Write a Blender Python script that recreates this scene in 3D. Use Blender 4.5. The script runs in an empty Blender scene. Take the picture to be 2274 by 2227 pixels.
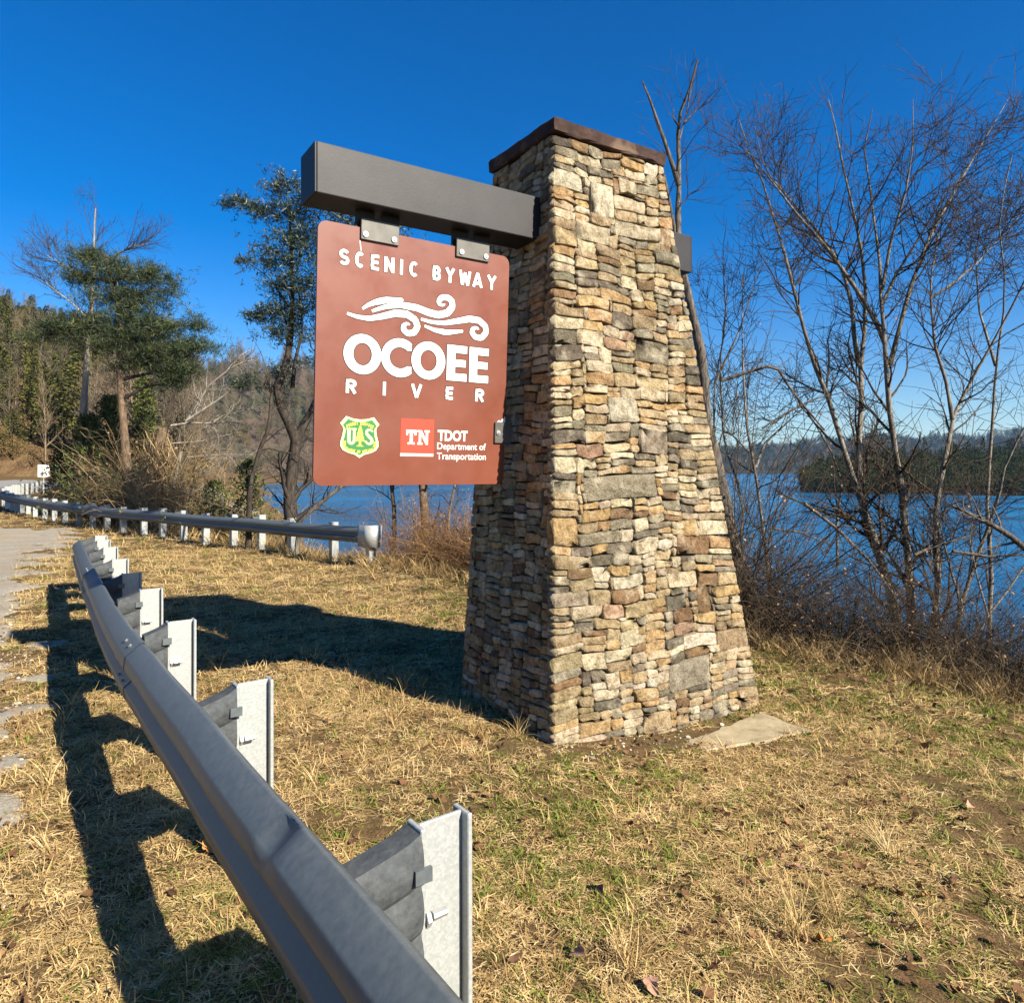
import bpy, bmesh, math
import numpy as np
from mathutils import Vector, Matrix

S = bpy.context.scene
COL = S.collection
R = math.radians
# ------------------------------------------------------------------ camera
CAM_H = 1.65
FPX, CX, CY, PITCH, ROLL, PW, PH = 1596.6, 1156.84, 1028.92, 0.0104, -0.0033, 2274., 2227.
cam_d = bpy.data.cameras.new('camera'); cam = bpy.data.objects.new('camera', cam_d); COL.objects.link(cam)
cam_d.sensor_width = 36; cam_d.sensor_fit = 'HORIZONTAL'; cam_d.lens = 36 * FPX / PW
cam_d.shift_x = (PW / 2 - CX) / PW; cam_d.shift_y = (CY - PH / 2) / PW
cam_d.clip_start = .05; cam_d.clip_end = 9000
_cp, _sp, _c, _s = math.cos(PITCH), math.sin(PITCH), math.cos(ROLL), math.sin(ROLL)
FWD = np.array([0, _cp, _sp]); _u0 = np.array([0, -_sp, _cp]); _r0 = np.array([1., 0, 0])
RGT = _r0 * _c + _u0 * _s; UPV = -_r0 * _s + _u0 * _c
M = Matrix([[RGT[i], UPV[i], -FWD[i], 0] for i in range(3)] + [[0, 0, 0, 1]])
cam.matrix_world = Matrix.Translation((0, 0, CAM_H)) @ M
S.camera = cam
S.render.resolution_x = 1024; S.render.resolution_y = 1002
# ------------------------------------------------------------------ world, sun, exposure
SUN_AZ, SUN_EL = 129.0, 34.0
w = bpy.data.worlds.new('World'); S.world = w; w.use_nodes = True
nt = w.node_tree; bg = nt.nodes['Background']
sky = nt.nodes.new('ShaderNodeTexSky'); sky.sky_type = 'NISHITA'; sky.sun_disc = False
sky.sun_elevation = R(SUN_EL); sky.sun_rotation = R(SUN_AZ); sky.altitude = 400
sky.air_density = 1.0; sky.dust_density = 0.5; sky.ozone_density = 3.5
hs = nt.nodes.new('ShaderNodeHueSaturation'); hs.inputs['Saturation'].default_value = 1.47; hs.inputs['Value'].default_value = 1.0; hs.inputs['Hue'].default_value = .510
nt.links.new(sky.outputs[0], hs.inputs['Color']); nt.links.new(hs.outputs[0], bg.inputs[0])
bg.inputs[1].default_value = 0.06
sd = bpy.data.lights.new('sun', 'SUN'); sun = bpy.data.objects.new('sun', sd); COL.objects.link(sun)
sd.energy = 5.0; sd.angle = R(.53); sd.color = (1, .93, .80)
_sv = Vector((math.sin(R(SUN_AZ)) * math.cos(R(SUN_EL)), math.cos(R(SUN_AZ)) * math.cos(R(SUN_EL)), math.sin(R(SUN_EL))))
sun.rotation_euler = _sv.to_track_quat('Z', 'Y').to_euler()
S.view_settings.view_transform = 'Standard'; S.view_settings.look = 'None'
S.view_settings.exposure = 1.4; S.view_settings.gamma = 1
S.cycles.max_bounces = 4; S.cycles.diffuse_bounces = 1; S.cycles.glossy_bounces = 2; S.cycles.volume_bounces = 0; S.cycles.transparent_max_bounces = 8

rng = np.random.default_rng(7)
# ------------------------------------------------------------------ helpers
def ray(x, y):
    return FWD + RGT * (x - CX) / FPX - UPV * (y - CY) / FPX
def at(x, y, Y):                      # a photo position carried out to depth Y metres
    v = ray(x, y); return np.array([0, 0, CAM_H]) + v * Y / v[1]
def tag(o, label=None, cat=None, group=None, kind=None):
    if label: o['label'] = label
    if cat: o['category'] = cat
    if group: o['group'] = group
    if kind: o['kind'] = kind
    return o
def link(o, parent=None):
    COL.objects.link(o)
    if parent is not None: o.parent = parent
    return o
def empty(name, loc=(0, 0, 0), label=None, cat=None, group=None):
    o = bpy.data.objects.new(name, None); o.location = loc; o.empty_display_size = .1
    link(o); return tag(o, label, cat, group)
def mesh_np(name, V, F, mats=(), smooth=False, mi=None, attrs=None):
    """V (n,3), F list of int arrays (m,k) -> Mesh"""
    if isinstance(F, np.ndarray): F = [F]
    F = [f for f in F if len(f)]
    me = bpy.data.meshes.new(name)
    V = np.asarray(V, np.float32)
    nl = sum(f.size for f in F); npoly = sum(len(f) for f in F)
    me.vertices.add(len(V)); me.vertices.foreach_set('co', V.ravel())
    me.loops.add(nl); me.polygons.add(npoly)
    me.loops.foreach_set('vertex_index', np.concatenate([f.ravel() for f in F]).astype(np.int32))
    tot = np.concatenate([np.full(len(f), f.shape[1], np.int32) for f in F])
    st = np.concatenate([[0], np.cumsum(tot)[:-1]]).astype(np.int32)
    me.polygons.foreach_set('loop_start', st)
    try: me.polygons.foreach_set('loop_total', tot)
    except Exception: pass
    for m in mats: me.materials.append(m)
    if mi is not None: me.polygons.foreach_set('material_index', np.asarray(mi, np.int32))
    me.update(calc_edges=True); me.validate()
    if smooth: me.polygons.foreach_set('use_smooth', np.ones(len(me.polygons), bool))
    if attrs:
        for k, (typ, dom, arr) in attrs.items():
            a = me.attributes.new(k, typ, dom)
            a.data.foreach_set({'FLOAT': 'value', 'INT': 'value', 'FLOAT_VECTOR': 'vector', 'FLOAT_COLOR': 'color'}[typ], np.asarray(arr, np.float32 if typ != 'INT' else np.int32).ravel())
    return me
def obj(name, me, parent=None, **k):
    o = bpy.data.objects.new(name, me); link(o, parent); tag(o, **k); return o
def bm_obj(name, bm, mat, parent=None, smooth=False, **k):
    me = bpy.data.meshes.new(name); bm.to_mesh(me); bm.free()
    if mat: me.materials.append(mat)
    if smooth: me.polygons.foreach_set('use_smooth', np.ones(len(me.polygons), bool))
    return obj(name, me, parent, **k)
def box8(bm, pts):                    # 8 points: bottom 4 ccw, top 4 ccw
    v = [bm.verts.new(p) for p in pts]
    for f in ((0, 3, 2, 1), (4, 5, 6, 7), (0, 1, 5, 4), (1, 2, 6, 5), (2, 3, 7, 6), (3, 0, 4, 7)):
        bm.faces.new([v[i] for i in f])
    return v
def frame_box(bm, O, ax, ay, az, x, y, z):   # box in a local frame
    O, ax, ay, az = map(np.asarray, (O, ax, ay, az))
    p = lambda a, b, c: tuple(O + ax * a + ay * b + az * c)
    return box8(bm, [p(x[0], y[0], z[0]), p(x[1], y[0], z[0]), p(x[1], y[1], z[0]), p(x[0], y[1], z[0]),
                     p(x[0], y[0], z[1]), p(x[1], y[0], z[1]), p(x[1], y[1], z[1]), p(x[0], y[1], z[1])])
def bevel(bm, w, seg=2):
    bmesh.ops.recalc_face_normals(bm, faces=bm.faces)
    bmesh.ops.bevel(bm, geom=bm.edges[:], offset=w, segments=seg, affect='EDGES', profile=.6)
def cyl(bm, p, axis, r, h, n=10):
    axis = np.asarray(axis, float); axis /= np.linalg.norm(axis)
    t = np.cross(axis, [0, 0, 1.]);
    if np.linalg.norm(t) < .1: t = np.cross(axis, [1., 0, 0])
    t /= np.linalg.norm(t); b = np.cross(axis, t); p = np.asarray(p, float)
    A = [bm.verts.new(p + r * (math.cos(2 * math.pi * i / n) * t + math.sin(2 * math.pi * i / n) * b)) for i in range(n)]
    B = [bm.verts.new(p + axis * h + r * .9 * (math.cos(2 * math.pi * i / n) * t + math.sin(2 * math.pi * i / n) * b)) for i in range(n)]
    for i in range(n): bm.faces.new([A[i], A[(i + 1) % n], B[(i + 1) % n], B[i]])
    bm.faces.new(B); bm.faces.new(A[::-1])

# ---------------- materials
class Mat:
    def __init__(s, name, rough=.8, metal=0, spec=.3):
        s.m = bpy.data.materials.new(name); s.m.use_nodes = True; s.t = s.m.node_tree
        s.b = s.t.nodes['Principled BSDF']
        s.b.inputs['Roughness'].default_value = rough; s.b.inputs['Metallic'].default_value = metal
        s.b.inputs['Specular IOR Level'].default_value = spec
    def n(s, typ, **k):
        nd = s.t.nodes.new('ShaderNode' + typ)
        for a, v in k.items():
            if a.startswith('i_'):
                nm = a[2:].replace('_', ' '); nd.inputs[int(nm) if nm.isdigit() else nm].default_value = v
            else: setattr(nd, a, v)
        return nd
    def l(s, a, b): s.t.links.new(a, b)
    def pos(s): return s.n('NewGeometry').outputs['Position']
    def objc(s): return s.n('TexCoord').outputs['Object']
    def noise(s, scale, detail=4, rough=.6, vec=None, dist=0):
        nd = s.n('TexNoise'); nd.inputs['Scale'].default_value = scale; nd.inputs['Detail'].default_value = detail
        nd.inputs['Roughness'].default_value = rough; nd.inputs['Distortion'].default_value = dist
        s.l(vec if vec is not None else s.pos(), nd.inputs['Vector']); return nd.outputs['Fac']
    def ramp(s, fac, stops, interp='LINEAR'):
        nd = s.n('ValToRGB'); cr = nd.color_ramp; cr.interpolation = interp
        while len(cr.elements) < len(stops): cr.elements.new(.5)
        for e, (p, c) in zip(cr.elements, stops):
            e.position = p; e.color = (c, c, c, 1) if not hasattr(c, '__len__') else (*c, 1)
        s.l(fac, nd.inputs['Fac']); return nd.outputs['Color']
    def mix(s, fac, a, b, mode='MIX'):
        nd = s.n('Mix', data_type='RGBA', blend_type=mode)
        for sock, v in ((nd.inputs[0], fac), (nd.inputs[6], a), (nd.inputs[7], b)):
            if isinstance(v, bpy.types.NodeSocket): s.l(v, sock)
            elif hasattr(v, '__len__'): sock.default_value = (*v, 1)
            else: sock.default_value = v
        return nd.outputs[2]
    def col(s, c):
        if isinstance(c, bpy.types.NodeSocket): s.l(c, s.b.inputs['Base Color'])
        else: s.b.inputs['Base Color'].default_value = (*c, 1)
        return s
    def bump(s, h, strength=.3, dist=.01):
        nd = s.n('Bump'); nd.inputs['Strength'].default_value = strength; nd.inputs['Distance'].default_value = dist
        s.l(h, nd.inputs['Height']); s.l(nd.outputs[0], s.b.inputs['Normal']); return s
    def rough(s, sock): s.l(sock, s.b.inputs['Roughness']); return s
def rnd_mat(name, stops, rough=.8, spec=.2, posvar=None, transl=0):
    """colour varies per instance / per loose piece through a 'tint' attribute"""
    m = Mat(name, rough, 0, spec)
    a = m.n('Attribute', attribute_name='tint')
    c = m.ramp(a.outputs['Fac'], stops)
    if posvar: c = m.mix(m.ramp(m.noise(posvar[0], 3), [(.4, 0.), (.65, 1.)]), c, posvar[1], 'MULTIPLY')
    m.col(c); return m.m
def inst_mat(name, stops, rough=.8, spec=.2, patch=None):
    m = Mat(name, rough, 0, spec)
    oi = m.n('ObjectInfo'); c = m.ramp(oi.outputs['Random'], stops)
    if patch:
        c = m.mix(m.ramp(m.noise(patch[0], 3), [(patch[1], 0.), (patch[2], 1.)]), c, patch[3])
    m.col(c); return m.m

# ------------------------------------------------------------------ terrain
LAKE_Z = -4.0
def sstep(a, b, x):
    t = np.clip((x - a) / (b - a), 0, 1); return t * t * (3 - 2 * t)
def bank_s(x, y):
    s1 = (x + y - 9.9) / 1.4142
    s2 = (x + .42 * y + 1.6) / 1.085
    k = 1.5; h = np.clip(.5 + .5 * (s2 - s1) / k, 0, 1)
    return s2 * (1 - h) + s1 * h - k * h * (1 - h)
def gz(x, y):
    x = np.asarray(x, float); y = np.asarray(y, float)
    s = bank_s(x, y) + .25 * np.sin(x * .9 + y * .4) + .15 * np.sin(y * 2.1 - x)
    z = -.068 * np.clip(x - .2, 0, 6)
    z = z + .035 * np.sin(x * 1.1 + .5) * np.sin(y * .9) * sstep(2.5, 5, np.hypot(x, y)) + .012 * np.sin(3.1 * x + 1.7 * y) + .01 * np.sin(5.3 * y - 2.2 * x)
    z = z + .012 * np.clip(-x - 12, 0, 60) * sstep(6, 30, y) + .055 * np.clip(y - 50, 0, 16) * sstep(-12, -20, x)
    z = z - .6 * (np.sqrt(np.clip(s, 0, None) ** 2 + .35) - .59)
    z = np.maximum(z, LAKE_Z - 1.5)
    return z
def hill_z(x, y):                       # wooded hillside beyond the road
    f = y - (65.5 - (x + 40) * .12)
    top = np.clip(4.5 + (-x - 50) * .34, .8, 60) + 1.5 * np.sin(x * .13) + 1.5 * np.sin(x * .31 + y * .1)
    z = np.clip(f, 0, None) * .62
    return np.where(z < top, z, top + (z - top) * .08)

def axis(segs):
    out = [np.array([segs[0][0]])]
    for a, b, st in segs: out.append(np.linspace(a, b, max(2, int(round((b - a) / st)) + 1))[1:])
    return np.concatenate(out)
gx = axis([(-3000, -300, 540), (-300, -60, 12), (-60, -20, 1.2), (-20, -8, .4), (-8, 7, .11), (7, 20, .8), (20, 100, 8), (100, 3000, 580)])
gy = axis([(-600, -20, 58), (-20, 0, 1), (0, 14, .11), (14, 30, .35), (30, 80, 1.2), (80, 300, 10), (300, 3500, 400)])
GX, GY = np.meshgrid(gx, gy); GZ = gz(GX, GY)
near = sstep(16, 6, np.hypot(GX, GY))
GZ = GZ + near * .006 * rng.standard_normal(GZ.shape)
nx, ny = len(gx), len(gy)
ii = (np.arange(ny - 1)[:, None] * nx + np.arange(nx - 1)[None]).ravel()
GF = np.stack([ii, ii + 1, ii + nx + 1, ii + nx], 1)
m = Mat('dry_lawn_soil', .95, 0, .1)
n1 = m.noise(1.1, 5); n2 = m.noise(14, 5); n3 = m.noise(90, 3)
c = m.ramp(n2, [(.3, (.075, .046, .02)), (.55, (.16, .10, .042)), (.75, (.25, .165, .075))])
c = m.mix(m.ramp(n1, [(.52, 0.), (.7, .55)]), c, (.085, .105, .025))
c = m.mix(m.ramp(n3, [(.35, .8), (.7, 0.)]), c, (.06, .038, .018))
m.col(c).bump(n3, .6, .02); M_SOIL = m.m
obj('ground', mesh_np('ground', np.stack([GX, GY, GZ], -1).reshape(-1, 3), GF, [M_SOIL], True), kind='structure')

# lake
m = Mat('lake_water', .08, 0, .5)
mp = m.n('Mapping'); mp.inputs['Scale'].default_value = (1.0, .55, 1); m.l(m.pos(), mp.inputs['Vector'])
wv = m.noise(1.6, 6, .65, mp.outputs[0], .3)
wb = m.noise(.03, 3, .5, mp.outputs[0])
m.col(m.ramp(wb, [(.35, (.007, .075, .17)), (.65, (.014, .13, .27))])).bump(wv, 1., .35)
mp2 = m.n('Mapping'); mp2.inputs['Scale'].default_value = (.012, .06, 1); m.l(m.pos(), mp2.inputs['Vector']); ws = m.noise(1., 5, .6, mp2.outputs[0]); m.rough(m.ramp(ws, [(.42, .08), (.58, .34)])); M_WATER = m.m
lx = axis([(-400, -60, 40), (-60, 60, 6), (60, 2500, 200)]); ly = axis([(6, 60, 4), (60, 500, 40), (500, 4500, 400)])
LX, LY = np.meshgrid(lx, ly); i2 = (np.arange(len(ly) - 1)[:, None] * len(lx) + np.arange(len(lx) - 1)[None]).ravel()
obj('lake', mesh_np('lake', np.stack([LX, LY, np.full_like(LX, LAKE_Z)], -1).reshape(-1, 3), np.stack([i2, i2 + 1, i2 + len(lx) + 1, i2 + len(lx)], 1), [M_WATER], True), kind='structure')

# hillside beyond the road
hx = np.linspace(-190, -8, 120); hy = np.linspace(50, 240, 110)
HX, HY = np.meshgrid(hx, hy); HZ = hill_z(HX, HY)
shore = sstep(2, -6, (HX + .42 * HY + 1.6) / 1.085)
HZ = np.where(HZ > 0.02, HZ * shore + gz(HX, HY) + .0 , gz(HX, HY) - .6) - (1 - shore) * 3
m = Mat('leaf_strewn_slope', .95, 0, .1)
c = m.ramp(m.noise(.5, 6), [(.3, (.07, .042, .02)), (.5, (.14, .085, .04)), (.7, (.20, .135, .065))])
m.col(c).bump(m.noise(3, 5), .8, .3)
ih = (np.arange(109)[:, None] * 120 + np.arange(119)[None]).ravel()
obj('hillside', mesh_np('hillside', np.stack([HX, HY, HZ], -1).reshape(-1, 3), np.stack([ih, ih + 1, ih + 121, ih + 120], 1), [m.m], True), kind='structure')

# far hills (polar sheets round the lake)
m = Mat('far_forest_floor', .95, 0, .05)
c = m.ramp(m.noise(.02, 6, .7), [(.35, (.055, .04, .03)), (.5, (.085, .06, .04)), (.65, (.03, .045, .02))])
m.col(c).bump(m.noise(.12, 4), 1, 4); M_FAR = m.m
def far_hill(name, a0, a1, d0, d1, hfun, na, nd):
    aa = np.radians(np.linspace(a0, a1, na)); dd = np.linspace(d0, d1, nd)
    A, D = np.meshgrid(aa, dd); t = (D - d0) / (d1 - d0)
    Hh = hfun(np.degrees(A)) * np.sin(np.clip(t * 1.15, 0, 1) * math.pi / 2) ** 1.3
    Hh = Hh * (1 + .10 * np.sin(A * 90 + t * 5) * t + .06 * np.sin(A * 210 - t * 9) * t)
    X = np.sin(A) * D; Y = np.cos(A) * D; Z = LAKE_Z - 1 + 2.5 * t + Hh
    idx = (np.arange(nd - 1)[:, None] * na + np.arange(na - 1)[None]).ravel()
    o = obj(name, mesh_np(name, np.stack([X, Y, Z], -1).reshape(-1, 3), np.stack([idx, idx + 1, idx + na + 1, idx + na], 1), [M_FAR], True), kind='structure')
    def zf(adeg, dist):
        a = np.radians(adeg); tt = (dist - d0) / (d1 - d0)
        h = hfun(adeg) * np.sin(np.clip(tt * 1.15, 0, 1) * math.pi / 2) ** 1.3
        h = h * (1 + .10 * np.sin(a * 90 + tt * 5) * tt + .06 * np.sin(a * 210 - tt * 9) * tt)
        return LAKE_Z - 1 + 2.5 * tt + h
    return zf
zA = far_hill('far_hill', -46, 13, 400, 640, lambda a: np.interp(a, [-46, -30, -20, -12, -4, 2, 8, 11, 13], [66, 82, 84, 80, 68, 44, 16, 5, 0]), 220, 40)
zB = far_hill('distant_hills', 2, 52, 1100, 1500, lambda a: np.interp(a, [2, 10, 15, 18, 22, 26, 31, 36, 42, 52], [8, 30, 40, 40, 50, 56, 50, 58, 54, 62]), 160, 26)
zC = far_hill('lake_promontory', 21.2, 56, 178, 260, lambda a: np.interp(a, [21.2, 22.5, 26, 34, 56], [0, 3, 5, 6, 7]), 80, 14)

# ------------------------------------------------------------------ tube / plant toolkit
def tubes(P, Rr, sides):
    """P (B,n,3) polylines, Rr (B,n) -> V,F quads"""
    B, n, _ = P.shape
    T = np.gradient(P, axis=1); T /= np.linalg.norm(T, axis=2, keepdims=True) + 1e-9
    ref = np.where(np.abs(T[:, :, 2:3]) < .9, np.array([0, 0, 1.]), np.array([1., 0, 0]))
    ref = np.broadcast_to(ref[:, :1], T.shape)
    X = np.cross(T, ref); X /= np.linalg.norm(X, axis=2, keepdims=True) + 1e-9; Y = np.cross(T, X)
    a = np.arange(sides) * 2 * math.pi / sides
    V = P[:, :, None] + Rr[:, :, None, None] * (np.cos(a)[:, None] * X[:, :, None] + np.sin(a)[:, None] * Y[:, :, None])
    base = (np.arange(B)[:, None, None] * n + np.arange(n - 1)[None, :, None]) * sides
    j = np.arange(sides)[None, None]; j2 = (j + 1) % sides
    F = np.stack([base + j, base + j2, base + sides + j2, base + sides + j], -1).reshape(-1, 4)
    return V.reshape(-1, 3), F
def resample(pts, n):
    pts = np.asarray(pts, float); L = np.concatenate([[0], np.cumsum(np.linalg.norm(np.diff(pts, axis=0), axis=1))])
    t = np.linspace(0, L[-1], n * 4)
    q = np.stack([np.interp(t, L, pts[:, i]) for i in range(3)], 1)
    for _ in range(3): q[1:-1] = (q[:-2] + q[1:-1] * 2 + q[2:]) / 4
    return q[np.linspace(0, len(q) - 1, n).round().astype(int)]
def unit(v): return v / (np.linalg.norm(v, axis=-1, keepdims=True) + 1e-9)
def sprout(P, Rr, count, g, t0=.2, t1=1., ang=(30, 60), length=(.5, 1.), lenfall=.5, n=6, wob=.12, trop=.15, rr=.55, rtip=.3, flat=0., rmin=.0015):
    """children of polylines P; returns polylines, radii"""
    B, k, _ = P.shape
    bi = g.integers(0, B, count); t = t0 + (t1 - t0) * g.random(count)
    f = t * (k - 1); i0 = np.clip(f.astype(int), 0, k - 2); fr = (f - i0)[:, None]
    p = P[bi, i0] * (1 - fr) + P[bi, i0 + 1] * fr
    r = Rr[bi, i0] * (1 - fr[:, 0]) + Rr[bi, i0 + 1] * fr[:, 0]
    T = unit(P[bi, i0 + 1] - P[bi, i0])
    q = unit(np.cross(T, g.standard_normal((count, 3))))
    a = np.radians(g.uniform(ang[0], ang[1], count))[:, None]
    D = unit(T * np.cos(a) + q * np.sin(a))
    if flat: D[:, 2] *= 1 - flat; D = unit(D)
    L = g.uniform(length[0], length[1], count) * (1 - lenfall * t)
    out = np.zeros((count, n, 3)); out[:, 0] = p
    for s in range(1, n):
        D = unit(D + wob * g.standard_normal((count, 3)) + np.array([0, 0, trop / n]))
        out[:, s] = out[:, s - 1] + D * (L / (n - 1))[:, None]
    r0 = np.maximum(r * rr, rmin)
    rad = r0[:, None] * np.linspace(1, rtip, n)[None]
    return out, np.maximum(rad, rmin * .6)
class Geo:
    def __init__(s): s.V = []; s.F = {3: [], 4: []}; s.T = {3: [], 4: []}; s.n = 0
    def add(s, V, F, tint=None):
        k = F.shape[1]; s.V.append(V); s.F[k].append(F + s.n); s.n += len(V)
        s.T[k].append(np.broadcast_to(np.asarray(.5 if tint is None else tint, float), (len(F),)))
        return s
    def tubes(s, P, Rr, sides, tint=None):
        V, F = tubes(P, Rr, sides)
        if tint is not None and np.ndim(tint): tint = np.repeat(tint, len(F) // len(P))
        return s.add(V, F, tint)
    def mesh(s, name, mats, smooth=True):
        F = [np.concatenate(s.F[k]) for k in (3, 4) if s.F[k]]
        T = np.concatenate([np.concatenate(s.T[k]) for k in (3, 4) if s.F[k]])
        return mesh_np(name, np.concatenate(s.V), F, mats, smooth, attrs={'tint': ('FLOAT', 'FACE', T)})
def blades(C, D, L, Wd, g, fold=0):
    """thin leaf triangles/quads: centre base C, direction D, length L, width W -> quads (kite)"""
    n = len(C); q = unit(np.cross(D, g.standard_normal((n, 3))))
    L = np.broadcast_to(L, (n,))[:, None]; Wd = np.broadcast_to(Wd, (n,))[:, None]
    V = np.stack([C, C + D * L * .5 + q * Wd * .5, C + D * L, C + D * L * .5 - q * Wd * .5], 1).reshape(-1, 3)
    F = np.arange(n * 4).reshape(n, 4); return V, F
def rdir(g, n): return unit(g.standard_normal((n, 3)))

# bark and foliage materials
def bark(name, a, b, sc=18):
    m = Mat(name, .9, 0, .15); mp = m.n('Mapping'); mp.inputs['Scale'].default_value = (1, 1, .25); m.l(m.pos(), mp.inputs['Vector'])
    f = m.noise(sc, 5, .7, mp.outputs[0]); m.col(m.ramp(f, [(.35, a), (.65, b)])).bump(f, .8, .02); return m.m
M_BARK_GREY = bark('grey_bark', (.06, .05, .04), (.23, .20, .155))
M_BARK_PALE = bark('pale_bark', (.13, .11, .085), (.31, .27, .21), 10)
M_BARK_OLD = bark('weathered_bark', (.025, .02, .016), (.15, .125, .10), 26)
M_BARK_DARK = bark('dark_bark', (.022, .018, .014), (.07, .055, .042))
M_BARK_PINE = bark('pine_bark', (.05, .034, .022), (.20, .135, .085), 14)
M_TWIG = bark('twig_bark', (.026, .019, .013), (.08, .058, .038))
M_CANE = rnd_mat('bramble_canes', [(0, (.06, .03, .014)), (.5, (.17, .085, .035)), (1, (.31, .19, .085))], .85)
M_NEEDLE = rnd_mat('pine_needles', [(0, (.012, .020, .009)), (.55, (.030, .044, .014)), (1, (.09, .098, .025))], .6, .3)
M_DARKLEAF = rnd_mat('dark_leaves', [(0, (.012, .02, .016)), (.6, (.03, .045, .022)), (1, (.07, .08, .03))], .5, .4)
M_CEDAR = rnd_mat('cedar_foliage', [(0, (.02, .03, .012)), (.5, (.06, .075, .02)), (1, (.16, .15, .035))], .7, .2)
M_VINE = rnd_mat('vine_stems', [(0, (.10, .065, .03)), (.5, (.24, .16, .08)), (1, (.38, .28, .15))], .9, .1)
M_DEADLEAF = rnd_mat('dead_leaves', [(0, (.07, .035, .018)), (.5, (.20, .10, .045)), (1, (.36, .22, .12))], .85, .15)
# ------------------------------------------------------------------ stone pillar
TH = .5888
PN = np.array([.2055, 4.3854, 0]); PU = np.array([math.cos(TH), math.sin(TH), 0]); PV = np.array([-math.sin(TH), math.cos(TH), 0]); ZZ = np.array([0, 0, 1.])
PA, PB, IA, IB, TA, TB, HT = 1.8325, 1.1141, .2134, .2625, .9207, .7308, 3.8657
CO, CAPH = .0451, .098
def pil(u, v, z): return PN + PU * u + PV * v + ZZ * z

m = Mat('field_stone', .88, 0, .2)
oc = m.pos()
tint = m.n('Attribute', attribute_name='stone_tint'); tc = tint.outputs['Color']
f1 = m.noise(22, 6, .7, oc); f2 = m.noise(7, 4, .6, oc); f3 = m.noise(75, 4, .7, oc)
c = m.mix(m.ramp(f1, [(.34, .85), (.58, 0.)]), tc, (.36, .30, .21), 'MULTIPLY')
c = m.mix(m.ramp(f2, [(.54, 0.), (.68, .5)]), c, (.56, .48, .34))
c = m.mix(m.ramp(f2, [(.3, .6), (.44, 0.)]), c, (.10, .08, .05), 'MIX')
c = m.mix(m.ramp(f3, [(.3, .7), (.5, 0.)]), c, (.5, .45, .36), 'MULTIPLY')
mixh = m.n('Math', operation='ADD'); m.l(f1, mixh.inputs[0]); m.l(f3, mixh.inputs[1])
m.col(c).bump(mixh.outputs[0], 1.0, .02); M_STONE = m.m
m = Mat('joint_mortar', .95, 0, .05); m.col(m.ramp(m.noise(60, 3), [(.3, (.028, .02, .012)), (.7, (.075, .055, .032))])); M_JOINT = m.m
m = Mat('cap_concrete', .85, 0, .2)
f = m.noise(9, 6, .7); g2 = m.noise(3.2, 4)
c = m.ramp(f, [(.35, (.022, .012, .009)), (.6, (.052, .028, .02))])
c = m.mix(m.ramp(g2, [(.56, 0.), (.66, .6)]), c, (.15, .10, .065)); m.col(c).bump(m.noise(35, 4), .5, .01); M_CAP = m.m

pillar = empty('stone_monument', tuple(PN + PU * .9 + PV * .55), 'tapering rubble stone pillar with a brown slab cap', 'monument')
PO = np.array(pillar.location)
bm = bmesh.new()
ins = .018
box8(bm, [tuple(pil(*q) - PO) for q in ((ins - .02, ins - .02, -.35), (PA - ins + .02, ins - .02, -.35), (PA - ins + .02, PB - ins + .02, -.35), (ins - .02, PB - ins + .02, -.35),
     (IA + ins, IB + ins, HT), (IA + TA - ins, IB + ins, HT), (IA + TA - ins, IB + TB - ins, HT), (IA + ins, IB + TB - ins, HT))])
bm_obj('core', bm, M_JOINT, pillar)
bm = bmesh.new()
x0, x1, y0, y1 = IA - CO, IA + TA + CO, IB - CO, IB + TB + CO
nsx, nsy = 14, 11
ring = [(x0 + (x1 - x0) * i / nsx, y0) for i in range(nsx)] + [(x1, y0 + (y1 - y0) * i / nsy) for i in range(nsy)] + [(x1 - (x1 - x0) * i / nsx, y1) for i in range(nsx)] + [(x0, y1 - (y1 - y0) * i / nsy) for i in range(nsy)]
gcap = np.random.default_rng(3)
def cap_ring(z, inset, jit):
    out = []
    for (x, y) in ring:
        cxm, cym = (x0 + x1) / 2, (y0 + y1) / 2
        sx = 1 - inset / ((x1 - x0) / 2); sy = 1 - inset / ((y1 - y0) / 2)
        j = gcap.normal(0, jit, 3)
        out.append(bm.verts.new(tuple(pil(cxm + (x - cxm) * sx + j[0], cym + (y - cym) * sy + j[1], z + j[2]) - PO)))
    return out
rings = [cap_ring(HT + .001, .09, .0), cap_ring(HT + .002, .008, .002), cap_ring(HT + .012, .0, .003), cap_ring(HT + CAPH * .5, .0, .003), cap_ring(HT + CAPH - .01, .0, .003), cap_ring(HT + CAPH, .012, .003), cap_ring(HT + CAPH + .012, .2, .003)]
for a, b in zip(rings[:-1], rings[1:]):
    for i in range(len(a)): bm.faces.new([a[i], a[(i + 1) % len(a)], b[(i + 1) % len(a)], b[i]])
bm.faces.new(rings[-1]); bm.faces.new(rings[0][::-1])
bm_obj('cap', bm, M_CAP, pillar)

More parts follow.
